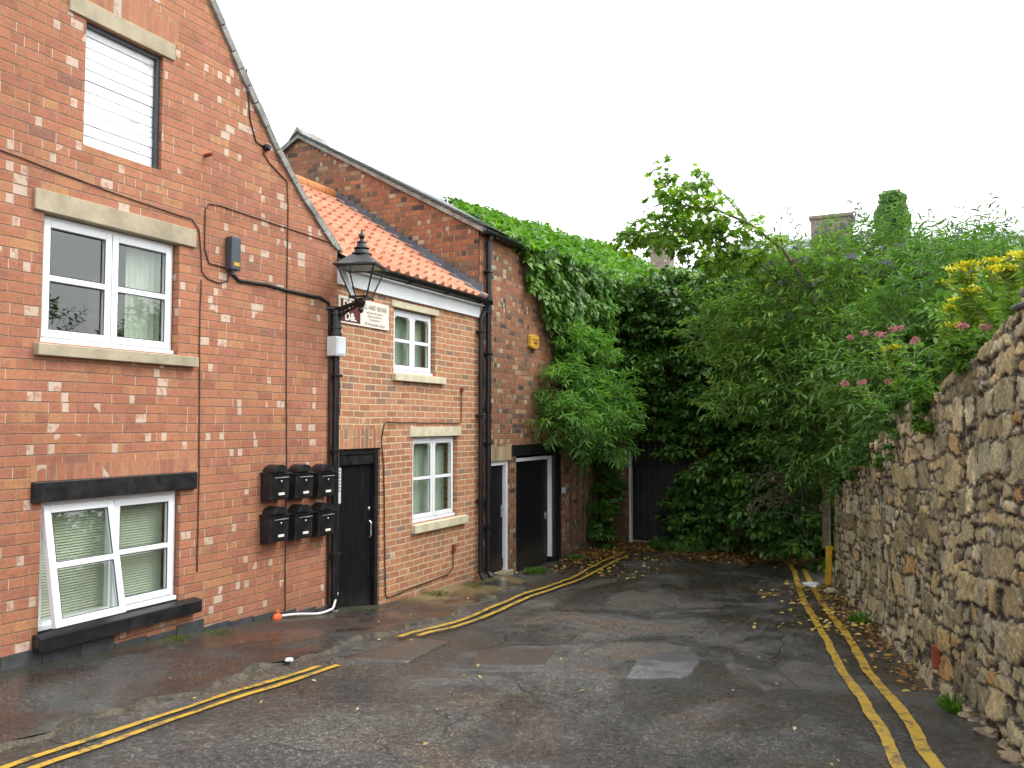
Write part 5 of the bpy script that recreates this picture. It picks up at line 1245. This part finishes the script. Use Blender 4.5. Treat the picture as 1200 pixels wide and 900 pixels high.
# ---- buddleias
def buddleia(loc, label, blobs, n, nfl, trunks, m='buddleia', Lr=(.45, .95), leaf=(.13, .028), purple=.5, face=(-.3, -1, .1)):
    r = plant('buddleia_bush', loc, label, 'bush')
    P, D, N, lines = blob_shoots(split_blobs(blobs, 7) + blobs[:0], n, Lr, .45, .055, .6, .35, 1.25, face)
    D = unit(D + rv(len(D)) * .35)
    f_ = clumps(blobs, int(len(P) * .55), .26, .8, .3, .5); P, D, N = np.concatenate([P, f_[0]]), np.concatenate([D, f_[1]]), np.concatenate([N, f_[2]])
    LM(r, 'leaves', (P, D, N), leaf[0], leaf[1], T_LANCE, M[m], .45); STEMS(r, 'shoots', lines, .007, .0025, M['greenstem'])
    mb = MB()
    for b_ in blobs[::max(1, len(blobs) // trunks)]:
        a = Vector(loc); c = Vector(b_[:3]); mid = (a + c) / 2 + Vector((.15 * random.uniform(-1, 1), .1, .25)); mb.tube([a, a.lerp(mid, .5), mid, c], [.05, .045, .03, .012], 8)
    local(mb.build('trunk', M['twig'], r), r)
    # flower spikes at the ends of some shoots
    vis = [l for l in lines if (l[-1][1] < np.mean([q[-1][1] for q in lines]) + .3)]
    vis = sorted(vis, key=lambda l: -l[-1][2] + random.uniform(-1.5, 1.5))
    for k, l in enumerate(vis[:nfl]):
        e = np.array(l[-1]); d = unit(np.array(l[-1]) - np.array(l[-3])); L_ = .13 + .12 * random.random(); q = 130
        t = rng.random(q); rad = .022 * (1 - .75 * t) + .004; a = rng.random(q) * 6.283
        s1 = unit(np.cross(d, [0, 0, 1.01])); s2_ = np.cross(d, s1); o = np.cos(a)[:, None] * s1 + np.sin(a)[:, None] * s2_
        PP = e + d * (t * L_)[:, None] + o * rad[:, None] + np.array([0, 0, -1.]) * (t ** 2 * L_ * .25)[:, None]
        ob = leaf_mesh('flower_spike', PP - np.array(r.location), unit(o + d * .4), unit(d + rv(q) * .4), .016, .014, T_QUAD, M['purple' if random.random() < purple else 'purple_faded'], r)
    return r
A_blobs = [(-2.35, 13.6, 1.35, .75, .8, .7), (-1.5, 13.2, 1.75, .85, .9, .85), (-2.2, 13.3, .55, .75, .8, .55), (-1.3, 12.9, .75, .85, .8, .75), (-1.75, 13.2, -.1, .5, .7, .45), (-1.2, 12.9, -.25, .45, .55, .5), (-1.15, 13.3, -.8, .3, .4, .35), (-.55, 12.6, 1.1, .75, .9, .9), (-.7, 12.4, .2, .55, .6, .6), (-2.9, 14.0, 1.6, .45, .5, .45)]
buddleia((-1.2, 14.9, -2.2), 'huge grey-green buddleia with drooping purple spikes leaning over the end of the lane', A_blobs, 1900, 40, 3, 'buddleia', (.3, .65), (.105, .032))
B_blobs = [(-.2, 11.2, .9, .6, .7, .6), (.35, 11.6, 1.5, .8, .8, .7), (1.1, 12.2, 1.5, .9, .8, .7), (-.35, 10.6, .25, .4, .5, .4), (.3, 13.5, 2.0, .8, .6, .5)]
buddleia((.6, 12.4, -.3), 'darker green buddleia with violet spikes standing on the bank behind the rubble wall', B_blobs, 620, 26, 2, 'bramble', (.35, .8), (.12, .032), .85)
C_blobs = [(-1.9, 16.4, 2.7, .6, .5, .5), (.1, 16.5, 2.7, .7, .5, .6), (-1.2, 15.8, 2.75, .8, .6, .5), (-2.4, 15.6, 2.5, .6, .5, .45), (-.5, 15.9, 2.85, .6, .5, .45), (1.0, 16.3, 2.8, .6, .5, .5), (2.0, 16.6, 2.8, .7, .5, .5)]
buddleia((-.3, 16.5, 1.2), 'tallest buddleia at the back, its dark spikes standing against the sky and far chimneys', C_blobs, 520, 16, 2, 'bramble', (.4, 1.1), (.12, .03), .3)
# ---- sycamore sapling
sy = plant('sycamore_tree', (-1.3, 13.6, -1.9), 'young sycamore with long bare branches arching left over the ivy', 'tree')
mb = MB()
main = [(-1.3, 13.6, -1.9), (-1.25, 13.5, .5), (-1.35, 13.1, 1.9), (-1.75, 12.7, 2.60), (-2.2, 12.5, 2.98), (-2.6, 12.5, 3.2), (-3.1, 12.5, 3.35), (-3.5, 12.5, 3.3)]
mb.tube(main, [.06, .05, .04, .022, .02, .017, .012, .006], 8)
low = [(-1.35, 13.1, 1.9), (-1.9, 12.9, 2.25), (-2.4, 12.7, 2.65), (-2.9, 12.6, 2.95), (-3.6, 12.5, 3.0), (-4.1, 12.5, 2.85)]
mb.tube(low, [.04, .025, .020, .016, .010, .005], 8)
mb.tube([(-1.9, 12.9, 2.25), (-2.4, 12.8, 2.40), (-2.9, 12.7, 2.5), (-3.3, 12.7, 2.7)], [.02, .014, .010, .005], 6)
tw = []
tips = [(-4.15, 12.5, 3.0), (-3.9, 12.5, 3.35), (-3.5, 12.4, 3.85), (-3.1, 12.5, 4.0), (-2.9, 12.5, 3.85), (-2.7, 12.6, 3.6), (-3.4, 12.5, 2.8), (-3.0, 12.5, 2.6), (-2.6, 12.5, 2.6), (-3.8, 12.6, 2.9)]
for q in tips:
    a = Vector(main[random.choice([4, 5, 6])] if q[2] > 3.1 else low[random.choice([2, 3])]); q = Vector(q); mb.tube([a, a.lerp(q, .5) + Vector((0, 0, .08)), q], [.012, .008, .004], 6)
local(mb.build('trunk', M['twig'], sy), sy)
cb = [(-3.25, 12.5, 3.45, .50, .45, .36), (-3.6, 12.5, 3.0, .5, .4, .26), (-2.8, 12.5, 3.15, .42, .4, .36), (-3.45, 12.4, 3.8, .18, .2, .16), (-2.95, 12.5, 3.80, .16, .2, .18), (-4.05, 12.5, 2.92, .28, .3, .2), (-3.05, 12.5, 2.72, .42, .35, .22), (-2.5, 12.6, 2.8, .32, .3, .22), (-2.2, 12.5, 2.95, .22, .2, .14), (-1.85, 12.6, 2.7, .2, .2, .16), (-2.7, 12.6, 2.45, .4, .35, .22), (-2.2, 12.7, 2.45, .3, .3, .2)]
LM(sy, 'crown', clumps(cb, 1750, .14, .9, .0, .8, per=8), .115, .11, T_LOBE, M['sycamore'], .35)
# ---- leafy crest over the back wall: small trees
tr = plant('elder_bush', (-4.0, 17.4, -2.4), 'mid green leafy bush showing above the ivy on the back wall, left of the sycamore', 'bush')
blobs = [(-4.6, 17.3, 2.6, .8, .6, .5), (-3.6, 17.3, 2.9, .8, .6, .45), (-2.6, 17.3, 3.0, .8, .6, .4), (-5.5, 17.4, 2.7, .7, .5, .4)]
LM(tr, 'leaves', clumps(blobs, 6500, .24, .8, .5, .3), .12, .07, T_LANCE, M['sycamore'])
mb = MB()
for x in (-4.6, -3.6, -2.6): mb.tube([(-4.0, 17.4, -2.4), ((-4 + x) / 2, 17.4, .4), (x, 17.3, 2.7)], [.07, .05, .015], 8)
local(mb.build('trunk', M['bark'], tr), tr)
# ---- brambles and green cover on the bank behind the wall
br = plant('bramble_thicket', (1.6, 10.5, .2), 'low tangled brambles covering the bank behind the yellow ragwort', 'shrub')
blobs = [(.55, 9.6, .65, .7, .8, .5), (1.3, 10.6, 1.0, .9, .9, .6), (2.2, 11.5, 1.4, 1.1, .9, .6), (.9, 8.4, .55, .6, .8, .45), (1.8, 9.0, .9, .9, .9, .55), (2.9, 10.2, 1.3, 1.0, 1.0, .6), (1.3, 7.0, .55, .6, .8, .4), (1.9, 13.0, 1.7, 1.3, .9, .6), (3.6, 13.0, 1.9, 1.2, .9, .6), (1.9, 5.6, .6, .7, .9, .4)]
P, D, N, lines = blob_shoots(split_blobs(blobs, 6), 1100, (.3, .6), .6, .06, .6, .3, 1., (-.5, -1, .3))
LM(br, 'leaves', (P, D, N), .10, .05, T_LANCE, M['bramble']); STEMS(br, 'stems', lines, .006, .003, M['greenstem'])
# ---- feathery ragwort with flat yellow heads
def ragwort(base, h, heads, label):
    r = plant('ragwort', base, label, 'flower', 'yellow ragwort on the rubble wall'); base = np.array(base)
    lines = []; hp = []
    for k in range(heads):
        a = rng.normal(size=2) * .15; top = base + np.array([a[0], a[1], h * (.68 + .42 * random.random())])
        lines.append([base + rng.normal(size=3) * .02, base * .5 + top * .5 + rng.normal(size=3) * .02, top]); hp.append(top)
        for j in range(4):
            q = top + np.array([*rng.normal(size=2) * .05, -.01 * random.random()]); lines.append([top - np.array([0, 0, .10]), q]); hp.append(q)
    mb = MB()
    for l in lines: mb.tube([tuple(p - base) for p in l], [.005] + [.003] * (len(l) - 1), 5, cap=False)
    mb.build('stems', M['greenstem'], r, True)
    n = 48 * heads; li = rng.integers(0, heads, n) * 5; t = rng.random(n) ** .8
    PP = np.array([lines[i][0] * (1 - q) + lines[i][2] * q for i, q in zip(li, t)]); az = rng.random(n) * 6.283
    DD = unit(np.stack([np.cos(az), np.sin(az), .35 + .3 * rng.random(n)], 1))
    ob = leaf_mesh('leaves', np.repeat(PP, 3, 0) - base, unit(np.repeat(DD, 3, 0) + rv(3 * n) * .7), unit(rv(3 * n) + np.array([0, 0, .8])), .085 * (.5 + 1.0 * rng.random(3 * n)), .017, T_LANCE, M['fern'], r)
    for p in hp:
        q = 26; d2 = rng.normal(size=(q, 2)) * .030
        leaf_mesh('flower_head', np.stack([p[0] + d2[:, 0], p[1] + d2[:, 1], p[2] + .012 + .03 * (rng.random(q) - .6)], 1) - base, unit(rv(q) * .6 + np.array([0, 0, .2])), unit(np.array([0, 0, 1.]) + rv(q) * .3), .024, .020, T_QUAD, M['yellowflower'], r)
    return r
rag = [((.16, 7.2, .30), .62, 3, 'ragwort with yellow heads, leftmost of the tall clump on the rubble wall'), ((.32, 7.1, .32), .78, 4, 'tallest ragwort beside the leftmost one, its yellow heads nearly merging'),
       ((.46, 7.0, .36), .76, 4, 'ragwort with yellow heads in the middle of the clump on the rubble wall'), ((.64, 6.6, .42), .74, 4, 'ragwort with yellow heads near the right edge of the clump'),
       ((.74, 6.2, .48), .58, 4, 'ragwort with broad yellow heads nearest the coping slabs'), ((-.12, 7.9, .25), .52, 1, 'lone short ragwort with a single yellow head left of the clump'), ((.58, 7.3, .34), .45, 2, 'short ragwort half hidden behind the taller yellow heads')]
for a in rag: ragwort(*a)
# ---- red valerian
def valerian(base, h, tops, label):
    r = plant('valerian', base, label, 'flower', 'pink valerian on the rubble wall'); base = np.array(base); mb = MB(); P, D, N = [], [], []
    for k in range(tops):
        t = base + np.array([*(rng.normal(size=2) * .13), h * (.6 + .5 * random.random())]); mid = (base + t) / 2 + np.array([0, 0, .05])
        mb.tube([(0, 0, 0), tuple(mid - base), tuple(t - base)], [.005, .004, .003], 5, cap=False)
        for j in range(7):
            q = base * (1 - j / 7.) + t * (j / 7.); az = j * 1.57
            for s_ in (0, math.pi): P.append(q); D.append((math.cos(az + s_), math.sin(az + s_), .25)); N.append((0, 0, 1.))
        q = 60; d3 = rv(q) * np.array([.030, .030, .020]) * (rng.random((q, 1)) ** .4)
        leaf_mesh('flower_head', t + d3 + np.array([0, 0, .01]) - base, unit(d3 + .001), unit(rv(q)), .016, .014, T_QUAD, M['pink'], r)
    mb.build('stems', M['greenstem'], r, True); leaf_mesh('leaves', np.array(P) - base, np.array(D), np.array(N), .07, .026, T_LANCE, M['willow'], r)
val = [((-.22, 8.2, .45), .42, 4, 'tallest pink valerian behind the wall top, left of the ragwort'), ((-.02, 7.8, .45), .42, 4, 'pink valerian with paired heads close beside the ragwort stems'), ((-.38, 8.6, .15), .34, 3, 'low pink valerian drooping over the wall top, with faded heads'), ((-.30, 8.3, .12), .24, 1, 'single pink valerian head hanging lowest on the wall'), ((.42, 6.6, .5), .2, 2, 'tiny pale pink valerian under the right-hand ragwort')]
for a in val: valerian(*a)
# ---- clumps that grow out of the wall's face and top
def wallclump(blobs, n, mat, label, L=.045, W=.038, tpl=T_IVY, name='wall_plant'):
    r = plant(name, blobs[0][:3], label, 'plant'); LM(r, 'leaves', clumps(blobs, n, .05, .9, .3, .5), L, W, tpl, M[mat])
    STEMS(r, 'stems', [[b_[:3], (b_[0] + .1, b_[1] + .05, b_[2] + b_[5] * .5), (b_[0] + .05, b_[1], b_[2] - b_[5])] for b_ in blobs], .006, .003, M['twig'])
def wp(s, off, z): x = WA[0] + WT[0] * s - WN[0] * off; y = WA[1] + WT[1] * s - WN[1] * off; return (x, y, z)
wallclump([(*wp(.05, -.04, .22), .07, .10, .10), (*wp(.05, -.03, .05), .07, .10, .13), (*wp(0., -.02, -.05), .05, .07, .06)], 900, 'grass', 'bright green clump of small leaves growing out of the rubble wall face')
wallclump([(*wp(.9, -.04, .18), .08, .14, .10), (*wp(1.2, -.04, .02), .08, .14, .13), (*wp(1.45, -.04, -.14), .07, .12, .13), (*wp(1.5, -.03, -.30), .06, .10, .08)], 1500, 'bramble', 'trailing pale green plant hanging down the wall where its top steps lower')
wallclump([(*wp(2.0, -.05, -.38), .07, .13, .08)], 350, 'grass', 'small green tuft on the wall below the drooping valerian')
wallclump([(*wp(-1.0, .0, .50), .09, .2, .09), (*wp(-.75, .0, .45), .09, .2, .09), (*wp(-.35, .02, .42), .09, .2, .08), (*wp(0.2, .05, .36), .1, .2, .08)], 1500, 'grass', 'mat of pale green stonecrop along the top edge of the rubble wall', .04, .03)
wallclump([(*wp(.6, .05, .33), .12, .25, .12), (*wp(1.3, .08, .25), .15, .3, .15), (*wp(2.1, .05, .02), .18, .35, .18), (*wp(3.0, .02, -.25), .20, .4, .20), (*wp(4.0, .0, -.52), .20, .5, .20), (*wp(5.0, .0, -.75), .18, .4, .18)], 5200, 'bramble', 'ragged dull green growth spilling over the lower far stretch of the wall top', .06, .035, T_LANCE)
# ---- dry hanging stems at the end of the lane
ds_ = plant('dry_stems', (-2.1, 14.6, -1.2), 'tangle of pale dry stems drooping near the ground under the buddleia', 'plant')
S_, D_, L_ = [], [], []
for i in range(46): S_.append((-2.3 + .8 * random.random(), 14.3 + .4 * random.random(), -1.5 + .7 * random.random())); D_.append((random.uniform(-1, .6), -.5, .4)); L_.append(.35 + .5 * random.random())
P, D, N, lines = shoots(S_, D_, L_, 2.2, .05); STEMS(ds_, 'stems', lines, .008, .004, M['strawstem']); sel = rng.random(len(P)) < .35
LM(ds_, 'withered_leaves', (P[sel], D[sel], N[sel]), .10, .018, T_LANCE, M['purple_faded'])
M['moss'] = leaf_mat('moss_green', [(0, (.05, .08, .012)), (.6, (.10, .13, .02)), (1, (.17, .19, .04))], .2, .8, .1)
# ---- weeds at the foot of walls
def tuft(c, r, n, h, m, label, tpl=T_LANCE, wd=.12, name='weed_tuft', group='weeds at the foot of the walls'):
    root = plant(name, c, label, 'weed', group); a = rng.random(n) * 6.283; q = rng.random(n) ** .6 * r
    P = np.stack([np.cos(a) * q, np.sin(a) * q * 1.3, np.zeros(n)], 1); D = unit(np.stack([np.cos(a) * .5, np.sin(a) * .5, .55 + .6 * rng.random(n)], 1) + rv(n) * .25)
    l = h * (.5 + .8 * rng.random(n)); leaf_mesh('leaves', P, D, unit(rv(n) + np.array([0, 0, .3])), l, l * wd, tpl, M[m], root)
def g3(x, y, d=.0): return (x, y, gzf(x, y) + d)
tuft(g3(-4.35, 15.8), .28, 700, .20, 'laurel', 'leafy green weeds in front of the dark gate', T_LANCE, .45)
tuft(g3(-3.95, 15.7), .25, 420, .22, 'willow', 'pale variegated weeds to the right of the dark gate', T_LANCE, .35)
tuft(g3(-5.35, 11.75, .02), .16, 420, .06, 'grass', 'bright grass patch beside the doorstep of the narrow black door', T_LANCE, .2)
tuft(g3(-5.45, 13.6, .0), .12, 160, .08, 'laurel', 'small weed below the black post of the wide door', T_LANCE, .3)
tuft(g3(-.62, 10.2), .10, 140, .10, 'grass', 'small green weed at the foot of the rubble wall, halfway along', T_LANCE, .3)
tuft((wp(-.95, -.12, 0)[0], wp(-.95, -.12, 0)[1], gzf(.2, 6.4) + .0), .08, 120, .09, 'grass', 'small grass tuft at the near foot of the rubble wall', T_LANCE, .2)
tuft((WX + .16, 5.35, float(pz(np.array(-5.5), 5.35)) - .004), .15, 300, .012, 'moss', 'patch of moss on the pavement below the post boxes', T_QUAD, .9, 'moss_patch')
tuft((WX + .12, 4.95, float(pz(np.array(-5.5), 4.95)) - .004), .13, 260, .012, 'moss', 'patch of moss on the pavement below the low window', T_QUAD, .9, 'moss_patch')
tuft((WX + .13, 9.0, float(pz(np.array(-5.5), 9.)) - .004), .18, 500, .018, 'moss', 'mossy grass along the foot of the cottage wall', T_LANCE, .4, 'moss_patch')
tuft((WX + .14, 9.9, float(pz(np.array(-5.5), 9.9)) - .004), .2, 500, .018, 'moss', 'mossy grass at the cottage corner by the downpipe', T_LANCE, .4, 'moss_patch')
# ---- fallen leaves
def litter(n, fx, L, m, name='fallen_leaves', hz_=.012):
    P = fx(n); n = len(P); z = gz(P[:, 0], P[:, 1]) + hz_ + .012 * rng.random(n); z = np.where((P[:, 0] < kerbx(P[:, 1])) & (P[:, 1] < 11.0), z + .045, z)
    l = L * (.5 + rng.random(n)); o = leaf_mesh(name, np.stack([P[:, 0], P[:, 1], z], 1), unit(rv(n) * np.array([1, 1, .22])), unit(np.array([0, 0, 1.]) + rv(n) * .35), l, l * .6, T_LANCE, M[m]); tag(o, kind='stuff'); return o
def back(n):
    x = -5.6 + 4.4 * rng.random(n); y = 16.1 - np.abs(rng.normal(size=n)) * .55 - .25 * np.cos(x * 2.1); return np.stack([x, y], 1)
litter(7500, back, .07, 'dry')
def leftb(n): x = -5.6 + np.abs(rng.normal(size=n)) * .5; y = 15.9 - np.abs(rng.normal(size=n)) * 1.5; k = y > 11.3; return np.stack([x[k], y[k]], 1)
litter(1500, leftb, .06, 'dry')
litter(130, lambda n: np.stack([-5.4 + rng.random(n) * 1.6, 12 + rng.random(n) * 2.6], 1), .07, 'yellowleaf')
def rightb(n): s = rng.random(n) ** .6 * 6.5 - .6; o = np.abs(rng.normal(size=n)) * .22 + .03; return np.stack([WA[0] + WT[0] * s + WN[0] * o, WA[1] + WT[1] * s + WN[1] * o], 1)
litter(600, rightb, .055, 'dry')
def rightc(n): s = 2.2 + rng.random(n) * 3.8; o = np.abs(rng.normal(size=n)) * .5 + .1; return np.stack([WA[0] + WT[0] * s + WN[0] * o, WA[1] + WT[1] * s + WN[1] * o], 1)
litter(170, rightc, .07, 'yellowleaf')
litter(160, lambda n: np.stack([-5.2 + rng.random(n) * 5, 3.5 + rng.random(n) * 11], 1), .028, 'yellowleaf')

# ------------------------------------------------------------------ lift everything so that the lane's far end lies near z = 0
for o in list(SC.objects):
    if o.parent is None and o.type not in ('CAMERA', 'LIGHT'): o.location.z += EYE
